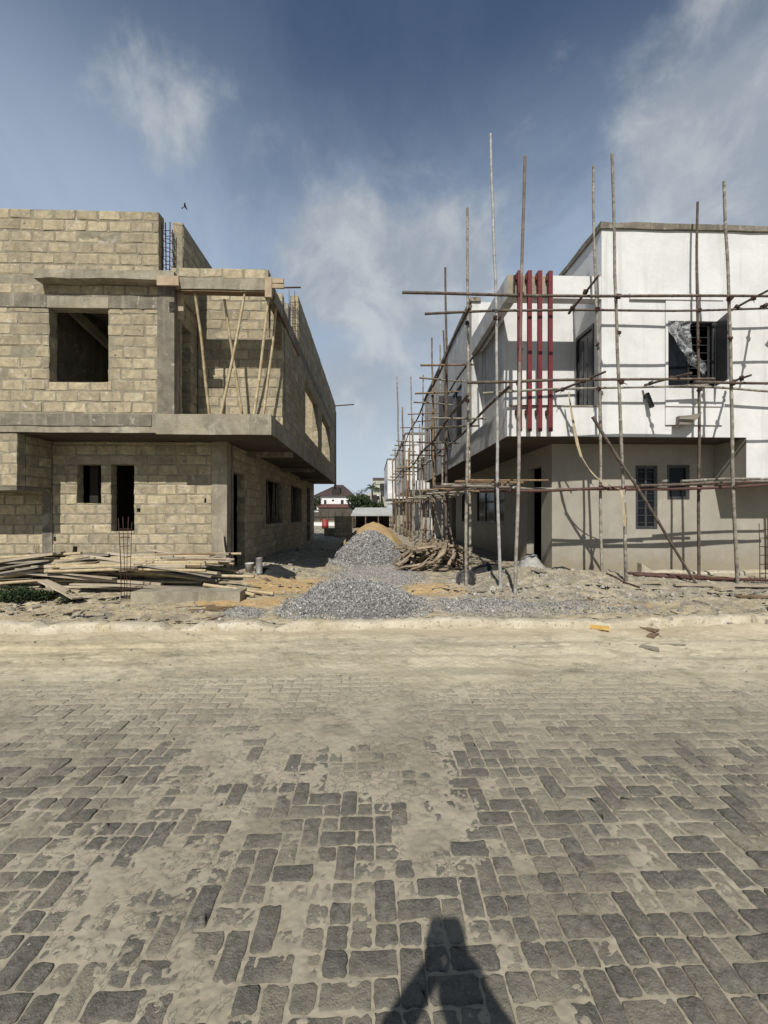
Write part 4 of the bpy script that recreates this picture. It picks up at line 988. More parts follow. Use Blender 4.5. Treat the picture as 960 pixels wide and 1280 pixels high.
# ------------------------------------------------------------------ heaps built by dropping pieces one on another
class Heap:
    def __init__(s, base, cap=.42, ms=.16):
        s.ms = ms
        b0 = base; mem = {}
        def bf(x, y):
            k = (round(x / .06), round(y / .06))
            if k not in mem: mem[k] = b0(x, y)
            return mem[k]
        s.base = bf; s.h = {}; s.cap = cap
    def get(s, x, y):
        k = (round(x / .06), round(y / .06)); v = s.h.get(k)
        return v if v is not None else s.base(x, y)
    def put(s, x, y, z):
        k = (round(x / .06), round(y / .06)); s.h[k] = max(s.h.get(k, -9), z)
    def drop(s, o, x, y, L, W, T, yaw, roll=0):
        d = Vector((math.cos(yaw), math.sin(yaw)))
        ts = [(-.5 + i / 14) * L for i in range(15)]
        hs = [s.get(x + d.x * t, y + d.y * t) for t in ts]
        cap = s.base(x, y) + s.cap; hs = [min(h, cap) for h in hs]
        # rest on the two highest supports left and right of the middle
        il = max(range(0, 7), key=lambda i: hs[i]); ir = max(range(8, 15), key=lambda i: hs[i])
        sl = (hs[ir] - hs[il]) / (ts[ir] - ts[il]); sl = max(-s.ms, min(s.ms, sl))
        z0 = max(hs[i] - sl * ts[i] for i in range(15))
        zc = z0 + T / 2
        o.location = (x, y, zc); o.rotation_mode = 'XYZ'
        o.rotation_euler = Euler((roll, -math.atan(sl), yaw), 'XYZ')
        for i, t in enumerate(ts):
            for w in (-.5, 0, .5):
                s.put(x + d.x * t - d.y * w * W, y + d.y * t + d.x * w * W, zc + sl * t + T / 2)
variants = {}
def plank_mesh(kind, L, W, T, mat, i):
    key = (kind, i)
    if key in variants: return variants[key]
    mb = MB()
    if kind == 'pole':
        bd = R.uniform(-.05, .05); mb.tube([(-L / 2, 0, 0), (0, bd, 0), (L / 2, 0, 0)], T / 2, T / 2 * .8, n=7, knots=.4, tint=R.random())
    else:
        n = 6; tw = R.uniform(-.05, .05); bw = R.uniform(-.02, .02)
        for k in range(n + 1):
            t = -.5 + k / n; zz = bw * (1 - 4 * t * t)
            e = R.uniform(-.15, .15) * W if k in (0, n) else 0
            for (a, b) in ((-1, -1), (1, -1), (1, 1), (-1, 1)):
                wob = 1 + R.uniform(-.08, .08)
                mb.v.append((t * L + (e if a > 0 else -e), a * W / 2 * wob, b * T / 2 + zz + tw * t * a * W))
        for k in range(n):
            for q in range(4): mb.f.append((4 * k + q, 4 * k + (q + 1) % 4, 4 * k + 4 + (q + 1) % 4, 4 * k + 4 + q)); mb.m.append(0); mb.t.append(R.random()); mb.sm.append(False)
        mb.f.append((3, 2, 1, 0)); mb.m.append(0); mb.t.append(.5); mb.sm.append(False); e = 4 * n; mb.f.append((e, e + 1, e + 2, e + 3)); mb.m.append(0); mb.t.append(.5); mb.sm.append(False)
    o = mb.build('x', mat); me = o.data; bpy.data.objects.remove(o); variants[key] = me; return me
def inst(name, me, label, cat, group):
    o = bpy.data.objects.new(name, me); col.objects.link(o); return tag(o, label, cat, group)

hp = Heap(lambda x, y: sh(x, y), .48)
kinds = [('plank', 1.9, .16, .03, 'wood_pale', 'pale sawn plank lying in the timber heap before the block house', 'plank', 'pale planks in the timber heap'),
         ('plank', 2.4, .14, .035, 'wood_grey', 'grey weathered plank lying in the timber heap before the block house', 'plank', 'grey planks in the timber heap'),
         ('plank', 1.5, .2, .025, 'wood_grey', 'grey weathered plank lying in the timber heap before the block house', 'plank', 'grey planks in the timber heap'),
         ('plank', 1.3, .12, .04, 'wood_brown', 'dark brown plank lying in the timber heap before the block house', 'plank', 'brown planks in the timber heap'),
         ('plank', 2.7, .10, .05, 'wood_pale', 'pale sawn plank lying in the timber heap before the block house', 'plank', 'pale planks in the timber heap'),
         ('pole', 2.9, .08, .075, 'bamboo', 'long round bamboo pole lying in the timber heap before the block house', 'bamboo pole', 'bamboo poles in the timber heap'),
         ('pole', 2.2, .07, .065, 'wood_pale', 'long round bamboo pole lying in the timber heap before the block house', 'bamboo pole', 'bamboo poles in the timber heap')]
for i in range(120):
    q = R.randrange(7); kd, L, W, T, m, l, c_, g_ = kinds[q]; var = R.randrange(2)
    me = plank_mesh(kd + str(q), L, W, T, M[m], var) if kd != 'pole' else plank_mesh('pole', L, W, T, M[m], q * 2 + var)
    px = R.uniform(-40, 292); Y = 8.12 + 1.05 * R.random(); x = ax(px, Y)
    if px > 240: x -= .25
    yaw = R.gauss(0, .07)
    if R.random() < .07: yaw += R.uniform(-.4, .4)
    if x + L / 2 > XS - .0: x = XS - L / 2 + R.uniform(-.3, .5)
    if Y + L / 2 * abs(math.sin(yaw)) > 9.4: yaw *= .3
    o = inst('plank' if kd != 'pole' else 'bamboo_pole', me, l, c_, g_); hp.drop(o, x, Y, L, W, T, yaw, R.gauss(0, .12) if kd == 'plank' else 0)
# one plank slid to the front, one leaning on the corner column
me = plank_mesh('slid', 1.0, .17, .03, M['wood_pale'], 0); o = inst('plank', me, 'short pale plank slid off the front of the timber heap onto the sand', 'plank', None)
a = at(52, 728, 7.85); b = at(98, 751, 7.5); o.location = (a + b) / 2 + Vector((0, 0, .04)); dd = b - a; o.rotation_euler = Euler((0, -math.asin(dd.normalized().z), math.atan2(dd.y, dd.x)))
me = plank_mesh('lean', 1.0, .16, .03, M['wood_pale'], 0); o = inst('plank', me, 'pale board leaning upright against the corner column of the block house', 'plank', None)
a = at(284, 713, 9.3); b = at(277, 668, 9.57); a.z = sh(a.x, a.y); dd = (b - a); o.location = (a + b) / 2
q = dd.to_track_quat('X', 'Y'); o.rotation_mode = 'QUATERNION'; o.rotation_quaternion = q; o.scale = (dd.length / 1.0, 1, 1)
# bamboo poles reaching out to the right of the heap
for k, (x0, y0, Y0, x1, y1, Y1) in enumerate(((137, 716, 8.6, 318, 721, 8.3), (255, 735, 8.2, 342, 741, 8.0), (292, 740, 7.9, 318, 747, 7.8))):
    a = at(x0, y0, Y0); b = at(x1, y1, Y1)
    if k: a.z = sh(a.x, a.y) + .12; b.z = sh(b.x, b.y) + .05
    o = pole('bamboo_pole', a, b, .036, M['bamboo'], .4, .01, None); tag(o, ('longest pale bamboo pole lying along the top of the timber heap', 'pale bamboo pole sticking out of the right end of the timber heap', 'short bamboo stub on the sand at the right end of the footing')[k], 'bamboo pole')
# scrap heap of twisted offcuts on the alley side of the scaffold
def scrap_mesh(i):
    L = (.55, .7, .9, .45, .8, 1.0)[i]; mb = MB(); n = 5; w0 = (.13, .10, .12, .15, .07, .09)[i]
    pts = [(L * (k / n - .5), R.uniform(-.02, .02) + .03 * math.sin(k * 1.1 + i), R.uniform(-.02, .02)) for k in range(n + 1)]
    b = 0
    for k, p in enumerate(pts):
        ww = w0 * R.uniform(.7, 1.15); tt = R.uniform(.03, .06)
        for (a, c) in ((-1, -1), (1, -1), (1, 1), (-1, 1)): mb.v.append((p[0] + R.uniform(-.02, .02), p[1] + a * ww / 2, p[2] + c * tt / 2 + R.uniform(-.01, .01)))
    for k in range(n):
        for q in range(4): mb.f.append((4 * k + q, 4 * k + (q + 1) % 4, 4 * k + 4 + (q + 1) % 4, 4 * k + 4 + q)); mb.m.append(0); mb.t.append(R.random()); mb.sm.append(False)
    mb.f.append((3, 2, 1, 0)); e = 4 * n; mb.f.append((e, e + 1, e + 2, e + 3))
    for _ in range(2): mb.m.append(0); mb.t.append(.5); mb.sm.append(False)
    o = mb.build('x', M['bark']); me = o.data; bpy.data.objects.remove(o); return me
SM = [scrap_mesh(i) for i in range(6)]
hp2 = Heap(lambda x, y: sh(x, y), .6, .7)
for i in range(105):
    cx, cy = 1.75, 11.7; a = R.uniform(0, 6.28); r_ = R.random() ** .6
    x = cx + math.cos(a) * r_ * 1.0; y = cy + math.sin(a) * r_ * .95; k = R.randrange(6)
    o = inst('wood_offcut', SM[k], 'twisted grey brown wood offcut in the scrap heap at the foot of the alley scaffold', 'wood offcut', 'offcuts in the scrap heap')
    hp2.drop(o, x, y, (.55, .7, .9, .45, .8, 1.0)[k], .12, .05, R.uniform(0, 3.14) if i > 40 else R.gauss(.3, .5), R.gauss(0, .3))

# ------------------------------------------------------------------ gravel and sand heaps
def heap_mesh(name, cx, cy, rx, ry, hgt, mat, stones=0, size=.022, seed=1, sharp=1.0, flat=False, smat=None, front=False):
    """heap of loose stuff; stones are small merged lumps lying on its surface"""
    n = 72; xs_ = np.linspace(-1, 1, n)
    X, Y = np.meshgrid(xs_, xs_); rr = 1.17 * np.sqrt(X ** 2 + Y ** 2) * (1 + .30 * (fbm(X * 1.3 + seed, Y * 1.3, seed, 3) - .5))
    prof = np.clip(1 - rr, 0, 1)
    Z = hgt * (1 - np.exp(-prof * 2.4 * sharp)) / (1 - math.exp(-2.4 * sharp)) if not flat else hgt * sstep(0, .4, prof)
    wx = cx + X * rx; wy = cy + Y * ry
    Z = Z + .10 * hgt * (fbm(wx * 3, wy * 3, seed + 5, 3) - .5) * (prof > 0) + .012 * (fbm(wx * 14, wy * 14, seed + 8, 2) - .5)
    base = site_h(wx, wy); Z = np.where(prof > 0, base + Z, base - .12)
    co = np.stack([wx, wy, Z], -1).reshape(-1, 3)
    i = np.arange((n - 1) ** 2); r = i // (n - 1); c = i % (n - 1); a = r * n + c
    fc = np.stack([a, a + 1, a + n + 1, a + n], -1)
    fc = fc[(prof.reshape(-1)[fc] > 0).any(1)]
    verts = [co]; faces4 = fc; tri = None; tint = None
    if stones:
        rs = np.random.RandomState(seed)
        U = rs.uniform(-1, 1, (stones * 4, 2)); U = U[(np.hypot(U[:, 0], U[:, 1]) < 1.12)]
        gi = np.clip(((U + 1) / 2 * (n - 1)), 0, n - 1.001); i0 = gi.astype(int); f = gi - i0
        def smp(A): return (A[i0[:, 1], i0[:, 0]] * (1 - f[:, 0]) * (1 - f[:, 1]) + A[i0[:, 1], i0[:, 0] + 1] * f[:, 0] * (1 - f[:, 1]) + A[i0[:, 1] + 1, i0[:, 0]] * (1 - f[:, 0]) * f[:, 1] + A[i0[:, 1] + 1, i0[:, 0] + 1] * f[:, 0] * f[:, 1])
        pz = smp(Z); pp = smp(prof); keep = pp + rs.uniform(0, .07, len(pp)) > .03
        U, pz, pp = U[keep][:stones], pz[keep][:stones], pp[keep][:stones]
        px = cx + U[:, 0] * rx; py = cy + U[:, 1] * ry
        pz = np.where(pp > .0, np.maximum(pz, site_h(px, py)), site_h(px, py))
        k = len(px); octa = np.array([(1, 0, 0), (-1, 0, 0), (0, 1, 0), (0, -1, 0), (0, 0, 1), (0, 0, -1)], float)
        Q = rs.normal(size=(k, 3, 3)); Q, _ = np.linalg.qr(Q)
        sz = size * rs.lognormal(0, .35, k)
        V = octa[None] * rs.uniform(.5, 1.15, (k, 6, 1)) * np.array([1, .8, .65]); V = np.einsum('kij,klj->kli', Q, V) * sz[:, None, None]
        V += np.stack([px, py, pz + sz * .3], -1)[:, None, :]
        T8 = np.array([(0, 2, 4), (2, 1, 4), (1, 3, 4), (3, 0, 4), (2, 0, 5), (1, 2, 5), (3, 1, 5), (0, 3, 5)])
        tri = (len(co) + 6 * np.arange(k)[:, None, None] + T8[None]).reshape(-1, 3)
        verts.append(V.reshape(-1, 3)); tint = np.repeat(np.clip(rs.normal(.5, .27, k), 0, 1), 8)
    co = np.concatenate(verts).astype(np.float32)
    me = bpy.data.meshes.new(name); me.vertices.add(len(co)); me.vertices.foreach_set('co', co.ravel())
    nt_ = 0 if tri is None else len(tri)
    li = faces4.ravel() if tri is None else np.concatenate([faces4.ravel(), tri.ravel()])
    me.loops.add(len(li)); me.loops.foreach_set('vertex_index', li.astype(np.int32))
    st_ = np.arange(len(faces4)) * 4
    if nt_: st_ = np.concatenate([st_, len(faces4) * 4 + np.arange(nt_) * 3])
    me.polygons.add(len(st_)); me.polygons.foreach_set('loop_start', st_.astype(np.int32))
    mi = np.zeros(len(st_), np.int32); mi[len(faces4):] = 1; me.polygons.foreach_set('material_index', mi)
    smv = np.ones(len(st_), bool); smv[len(faces4):] = False; me.polygons.foreach_set('use_smooth', smv)
    me.update(calc_edges=True); me.materials.append(mat); me.materials.append(smat or M['gravel'])
    at_ = me.attributes.new('tint', 'FLOAT', 'FACE'); tt = np.full(len(st_), .5, np.float32)
    if nt_: tt[len(faces4):] = tint
    at_.data.foreach_set('value', tt)
    o = bpy.data.objects.new(name, me); col.objects.link(o); return o
gh = heap_mesh('gravel_heap', ax(444, 7.15), 7.2, 1.34, 1.0, .46, M['gravel_bed'], 17000, .0165, 3, 1.25)
tag(gh, 'low wide heap of grey crushed stone nearest the kerb in the mouth of the alley', 'gravel heap', kind='stuff')
gh = heap_mesh('gravel_heap', ax(463, 14.2), 14.6, 1.45, 2.7, .98, M['gravel_bed'], 21000, .024, 9, .75)
tag(gh, 'tall cone of dark grey crushed stone in the middle of the alley', 'gravel heap', kind='stuff')
gh = heap_mesh('gravel_spread', ax(468, 10.4), 10.4, 1.35, 2.3, .02, M['gravel_dusty'], 6500, .015, 14, 1, True)
tag(gh, 'flat spread of grey crushed stone between the two gravel heaps', 'gravel', kind='stuff')
gh = heap_mesh('gravel_spread', ax(600, 7.25), 7.2, .95, .5, .03, M['gravel_dusty'], 3000, .0155, 21, 1, True)
tag(gh, 'thin scatter of grey crushed stone right of the near heap, along the kerb', 'gravel', kind='stuff')
gh = heap_mesh('gravel_spread', ax(690, 6.75), 6.8, 1.8, .42, -.03, M['gravel_bed'], 2600, .0135, 27, 1, True, M['gravel'])
tag(gh, 'sparse grey stone scatter beside the kerb in front of the white house', 'gravel', kind='stuff')
gh = heap_mesh('gravel_spread', ax(306, 6.75), 6.7, .36, .28, .06, M['gravel_dusty'], 1300, .012, 33, 1, True)
tag(gh, 'small patch of dark grit beside the right end of the footing', 'gravel', kind='stuff')
sh_ = heap_mesh('sand_heap', ax(467, 19.5), 19.8, 1.8, 2.4, 1.16, M['orange_sand'], 0, seed=41, sharp=.7)
tag(sh_, 'orange sand heap rising behind the tall gravel cone in the alley', 'sand heap', kind='stuff')
gh = heap_mesh('stone_chips', 0.6, 7.2, 8.6, 1.35, -.05, M['site'], 9000, .0105, 61, 1, True, M['rubble'])
tag(gh, 'small pale stone chips strewn over the ground just behind the kerb', 'stone chips', kind='stuff')
gh = heap_mesh('stone_chips', 5.2, 8.6, 4.2, 1.35, -.05, M['site'], 7000, .014, 67, 1, True, M['rubble'])
tag(gh, 'broken cement chips strewn along the foot of the white house', 'stone chips', kind='stuff')
gh = heap_mesh('stone_chips', -1.9, 13.0, 1.9, 5.0, -.05, M['site'], 3500, .018, 71, 1, True, M['rubble'])
tag(gh, 'broken chips strewn in the shade beside the block house alley wall', 'stone chips', kind='stuff')
# ------------------------------------------------------------------ rubble lumps, one by one
def lump(i):
    mb = MB(); rs = random.Random(100 + i); n = 7
    rings = [(0, -.5)] + [(rs.uniform(.7, 1), -.3), (rs.uniform(.8, 1), .05), (rs.uniform(.5, .8), .4)] + [(0, .5)]
    vs = [(0, 0, -.45)]
    for r, z in rings[1:-1]:
        for k in range(n): t = 6.283 * k / n + rs.uniform(-.25, .25); vs.append((r * math.cos(t) * rs.uniform(.75, 1.1) * .5, r * math.sin(t) * rs.uniform(.6, 1) * .5, z + rs.uniform(-.12, .12)))
    vs.append((0, 0, .5)); fs = []
    for k in range(n): fs.append((0, 1 + (k + 1) % n, 1 + k)); fs.append((len(vs) - 1, 1 + 2 * n + k, 1 + 2 * n + (k + 1) % n))
    for r in range(2):
        for k in range(n): fs.append((1 + r * n + k, 1 + r * n + (k + 1) % n, 1 + r * n + n + (k + 1) % n, 1 + r * n + n + k))
    mb.add(vs, fs, 0, rs.random()); o = mb.build('x', M['rubble']); me = o.data; bpy.data.objects.remove(o); return me
LM = [lump(i) for i in range(8)]
def scatter(n, fn, s0, s1, label, group):
    for i in range(n):
        x, y = fn(); s_ = s0 + (s1 - s0) * R.random() ** 2.2
        o = inst('rubble_lump', R.choice(LM), label, 'rubble', group)
        fl = R.uniform(.35, .8); o.location = (x, y, sh(x, y) + s_ * fl * .25); o.scale = (s_, s_ * R.uniform(.6, 1), s_ * fl); o.rotation_euler = (R.uniform(-.3, .3), R.uniform(-.3, .3), R.uniform(0, 6.28))
scatter(170, lambda: (R.gauss(3.3, 1.1), R.gauss(8.4, .75)), .035, .17, 'pale broken lump in the rubble at the foot of the white house corner', 'rubble by the white house corner')
scatter(110, lambda: (R.uniform(3.5, 9), R.uniform(6.4, 8.6)), .03, .15, 'broken lump on the churned ground under the street side scaffold', 'rubble under the street scaffold')
scatter(55, lambda: (R.uniform(-6.5, -1.5), R.uniform(6.25, 7.4)), .025, .12, 'broken lump on the sand between the kerb and the footing', 'rubble before the timber heap')
scatter(40, lambda: (R.uniform(-3.3, -1.2), R.uniform(10, 18)), .05, .25, 'broken lump in the shade along the block house alley wall', 'rubble along the alley wall')
for i in range(110):     # pebbles on the sandy strip of road
    x, y = R.uniform(-4.8, 5), R.uniform(4.2, 5.7); s_ = .010 + .035 * R.random() ** 2.5
    o = inst('pebble', R.choice(LM), 'small loose pebble on the sandy strip of road before the kerb', 'pebble', 'pebbles on the sandy road'); z = float(sand_h(np.array([x]), np.array([y]))[0])
    o.location = (x, y, z + s_ * .2); o.scale = (s_, s_ * .8, s_ * .6); o.rotation_euler = (0, 0, R.uniform(0, 6))
o = inst('pebble', LM[2], 'single rounded brown stone lying on the pavers left of centre', 'pebble', None); p = at(274, 1003, 1.75 * 500 / 363); o.location = (p.x, p.y, .012); o.scale = (.035, .028, .026)

# flat shards and sticks by the kerb
def shard(px, py, Y, L, W, yaw, mat, label, cat, T=.02, name='board_piece'):
    me = plank_mesh(label[:30] + str(px), L, W, T, M[mat], 0); o = inst(name, me, label, cat, None)
    p = at(px, py, Y); z = sh(p.x, p.y) if Y > 6.0 else float(sand_h(np.array([p.x]), np.array([p.y]))[0])
    o.location = (p.x, p.y, z + T * .6); o.rotation_euler = (R.uniform(-.08, .08), R.uniform(-.08, .08), yaw); return o
def Yg(py, z=.05): return (CAMZ - z) * FPX / (py - 640)
shard(747, 787, Yg(787, .06), .30, .07, -.5, 'wood_yellow', 'small yellow timber offcut lying against the kerb', 'wood offcut', .05, 'wood_offcut')
shard(806, 786, Yg(784, .09), .36, .12, 1.9, 'wood_brown', 'split brown board tipped over the kerb edge', 'board', .03)
shard(816, 797, Yg(797, .03), .22, .09, .7, 'wood_brown', 'brown board shard lying on the sand just below the kerb', 'board', .02)
shard(812, 815, Yg(815, .02), .20, .10, 2.3, 'wood_grey', 'grey brown shard lying farthest out on the sandy road', 'board', .02)
shard(838, 811, Yg(811, .02), .36, .015, -.2, 'wood_grey', 'thin grey stick lying on the sandy road right of the shards', 'stick', .012, 'stick')
shard(918, 786, Yg(786, .04), .3, .05, .2, 'wood_grey', 'flat grey slat lying along the kerb on the far right', 'slat', .02, 'slat')
shard(954, 779, Yg(779, .1), .3, .2, .3, 'wood_grey', 'broken grey slab tilted on the kerb at the right edge', 'slab piece', .07)
shard(677, 727, 9.0, .45, .35, .5, 'wood_grey', 'pale grey sheet offcut tilted on the rubble beside the corner of the white house', 'sheet', .02)
shard(905, 752, 7.8, .35, .14, .2, 'wood_pale', 'pale block fragment on the rubble under the right scaffold pole', 'board', .07)
for k, (px, py, L_, ya, m_) in enumerate(((822, 722, 1.3, .05, 'wood_grey'), (868, 726, 1.6, -.04, 'wood_brown'), (930, 724, 1.2, .10, 'wood_pale'), (905, 733, 1.5, -.02, 'wood_grey'), (955, 741, 1.1, .06, 'wood_brown'), (800, 731, .8, -.25, 'wood_pale'))):
    shard(px, py, Yg(py, .25), L_, .11, ya, m_, ['grey board nearest the brace foot on the ground before the white house', 'long brown board on the ground right of the brace foot', 'pale board lying before the edging wall near the rebar cage', 'grey board in front of the two dark pipes', 'brown board at the far right below the rebar cage', 'short pale board askew left of the dark pipes'][k], 'board', .03)
for k in range(9):
    px, py = 255 + R.uniform(-25, 35), 762 + R.uniform(-9, 7); shard(px, py, Yg(py, .12), R.uniform(.35, .7), .025, R.gauss(.35, .25), 'wood_brown', 'thin brown stick in the loose twigs before the footing', 'stick', .02, 'stick')['group'] = 'twigs before the footing'
for k in range(22):
    px = R.choice([R.uniform(30, 140), R.uniform(560, 950)]); py = R.uniform(742, 775); shard(px, py, Yg(py, .14), R.uniform(.1, .35), R.uniform(.02, .09), R.uniform(0, 3), R.choice(['wood_brown', 'wood_grey', 'wood_pale']), 'short splinter of waste wood strewn on the ground behind the kerb', 'splinter', .02, 'wood_splinter')['group'] = 'wood splinters behind the kerb'

# right: low edging, pipes and planks in front of the white house
ed = MB(); e0 = ax(799, 9.3); n = 24
for i in range(n + 1):
    x = e0 + (14 - e0) * i / n; zt = .34 + (.20 if i == 0 else R.uniform(-.02, .03)); z0 = 0
    for (y, z) in ((9.22, z0), (9.2, zt - .03), (9.24, zt), (9.38, zt + .01), (9.4, z0)): ed.v.append((x, y + R.uniform(-.01, .01), z))
for i in range(n):
    for k in range(4): ed.f.append((5 * i + k, 5 * i + 5 + k, 5 * i + 6 + k, 5 * i + k + 1)); ed.m.append(0); ed.t.append(.5); ed.sm.append(False)
ed.f.append((0, 1, 2, 3, 4)); ed.m.append(0); ed.t.append(.5); ed.sm.append(False)
tag(ed.build('edging_wall', M['kerb']), 'low pale edging wall along the foot of the white house front, right of the brace pole', 'low wall')
for k, (x0, y0, x1, y1, Y, m, l) in enumerate(((786, 718, 882, 724, 8.75, 'rust_pipe', 'upper dark brown pipe lying on the ground before the edging wall'), (792, 720, 925, 731, 8.6, 'rust_pipe', 'lower dark brown pipe lying on the ground before the edging wall'), (836, 727, 1005, 731, 8.5, 'rust', 'long rusty rod lying past the edging wall to the right'))):
    a = at(x0, y0, Y); b = at(x1, y1, Y - .2); a.z = sh(a.x, a.y) + .04; b.z = sh(b.x, b.y) + .04; a.z = max(a.z, b.z - .05)
    o = pole('pipe', a, b, .032, M[m], 0, .005, None); tag(o, l, 'pipe')
a = at(843, 738, 8.05); b = at(1000, 738, 7.9); a.z = sh(a.x, a.y) + .05; b.z = sh(b.x, b.y) + .05
tag(one('plank', M['wood_pale'], None, 'bar', a, b, .09, .04, jit=.004), 'long pale plank lying on the ground at the far right before the scaffold', 'plank')
a = at(784, 690, 9.9); a = at(740, 741, 8.3)
# cable and loose rod tangled on the ground by the scaffold foot
p = [(758, 722, 8.7), (768, 729, 8.5), (780, 737, 8.25), (790, 742, 8.1), (800, 744, 8.0)]
pts = []
for (px, py, Y) in p: v = at(px, py, Y); v.z = sh(v.x, v.y) + .03; pts.append(v)
tag(one('loose_rope', M['lash'], None, 'tube', pts, .018, .018, 5), 'dark rope trailing on the ground beside the foot of the scaffold pole', 'rope')

# things by the block house corner
bu = thing('paint_bucket', 'dirty white plastic bucket standing by the block house side door', 'bucket', (0, 0, 0)); bu.location = (ax(312, 9.9), 9.9, sh(ax(312, 9.9), 9.9)); bu.scale = (.85, .85, .85)
def inloc(mb, name, mat, par):
    o = mb.build(name, mat); o.parent = par; return o
mb = MB(); mb.lathe([(0, .0), (.11, 0), (.13, .24), (.14, .25), (.13, .26), (.115, .25), (.1, .03), (0, .03)], n=14); inloc(mb, 'body', M['bucket'], bu)
mb = MB(); mb.tube([(.135 * math.cos(t), .02, .24 - .12 * math.sin(t)) for t in [math.pi * k / 8 for k in range(9)]], .005, n=4); inloc(mb, 'handle', M['rust'], bu)
x, y = ax(324, 9.75), 9.75; mb = MB(); mb.lathe([(0, 0), (.085, 0), (.085, .02), (.08, .03), (.08, .36), (.087, .37), (.087, .38), (.075, .38), (.07, .06), (0, .06)], n=14)
o = mb.build('tin_can', M['tin']); o.location = (x, y, sh(x, y)); tag(o, 'tall dull tin can standing beside the bucket at the block house corner', 'tin can')
# black sheeting
def rag(name, cx, cy, rx, ry, h, mat, label, cat, seed):
    n = 16; mb = MB()
    for j in range(n + 1):
        for i in range(n + 1):
            u, v = i / n * 2 - 1, j / n * 2 - 1; rr = math.hypot(u, v)
            z = h * max(0, 1 - rr) ** .8 * (1 + .8 * (float(fbm(np.array([u * 2.2 + seed]), np.array([v * 2.2]), seed, 3)[0]) - .5)) + h * .35 * (float(fbm(np.array([u * 5 + seed]), np.array([v * 5]), seed + 2, 2)[0]) - .3) * (rr < 1)
            f = .8 + .4 * float(fbm(np.array([u + seed]), np.array([v]), seed + 4, 2)[0]); x, y = cx + u * rx * f, cy + v * ry * f; mb.v.append((x, y, sh(x, y) + max(z, .004 if rr < 1 else -.03)))
    for j in range(n):
        for i in range(n):
            a = j * (n + 1) + i; mb.f.append((a, a + 1, a + n + 2, a + n + 1)); mb.m.append(0); mb.t.append(.5); mb.sm.append(True)
    return tag(mb.build(name, mat), label, cat)
rag('black_sheet', ax(606, 11.0), 10.9, .5, .4, .22, M['black_sheet'], 'crumpled black sheeting at the foot of the white house alley wall', 'sheeting', 3)
rag('black_sheet', ax(345, 10.3), 10.3, .55, .5, .2, M['black_sheet'], 'crumpled black sheeting on the ground by the block house alley wall', 'sheeting', 6)
rag('black_sheet', ax(702, 9.3), 9.3, .26, .12, .07, M['black_sheet'], 'small black rag on the rubble at the white house corner', 'rag', 8)
rag('cement_sack', ax(664, 10.6), 10.6, .34, .34, .42, M['sack'], 'pale dusty sack slumped at the white house side door', 'sack', 9)
# head pan propped on the pole
hpn = thing('head_pan', 'dark metal head pan tipped on the ground at the foot of the corner scaffold pole', 'pan', (ax(583, 8.95), 8.98, sh(ax(583, 8.95), 8.98) + .12))
mb = MB(); rq = Euler((rad(48), rad(-22), 0)).to_matrix()
mb.lathe([(0, -.07), (.12, -.065), (.17, -.02), (.215, .03), (.23, .03), (.18, -.03), (.125, -.078), (0, -.08)], n=18, rot=rq); inloc(mb, 'bowl', M['pan'], hpn)

# weeds at the left edge of the timber heap
def weed(x, y, s, n, label):
    mb = MB(); z0 = sh(x, y)
    for k in range(n):
        a = R.uniform(0, 6.28); r_ = s * R.random() ** .6; bx_, by_ = x + math.cos(a) * r_, y + math.sin(a) * r_ * .6; z = z0 + R.uniform(0, .26) * (1 - .6 * r_ / s)
        L = R.uniform(.03, .08); t = R.uniform(0, 6.28); up = R.uniform(.0, .9); d = Vector((math.cos(t), math.sin(t), up)).normalized(); sd = d.cross(Vector((0, 0, 1))).normalized() * L * .32
        p = Vector((bx_, by_, z)); mb.add([p, p + d * L * .5 + sd, p + d * L, p + d * L * .5 - sd], [(0, 1, 2, 3)], 0, R.random())
    for k in range(n // 30):
        a = R.uniform(0, 6.28); r_ = s * R.random() ** .7; p = Vector((x + math.cos(a) * r_, y + math.sin(a) * r_ * .6, z0 - .02)); mb.tube([p, p + Vector((R.uniform(-.05, .05), R.uniform(-.05, .05), R.uniform(.1, .28)))], .004, n=3)
    o = mb.build('weed_clump', M['leaf']); tag(o, label, 'weeds')
weed(ax(40, 7.9), 7.75, .50, 1500, 'dark green weed clump at the left front of the timber heap')
weed(ax(12, 7.9), 7.9, .38, 1000, 'dark green weeds at the left edge beside the first planks')
weed(ax(68, 9.2), 9.2, .25, 450, 'small green weed at the foot of the block wall behind the planks')
weed(ax(8, 8.9), 9.0, .35, 450, 'green weeds against the block wall at the far left edge')
weed(ax(95, 7.8), 7.6, .2, 250, 'low weed sprig under the slid plank')

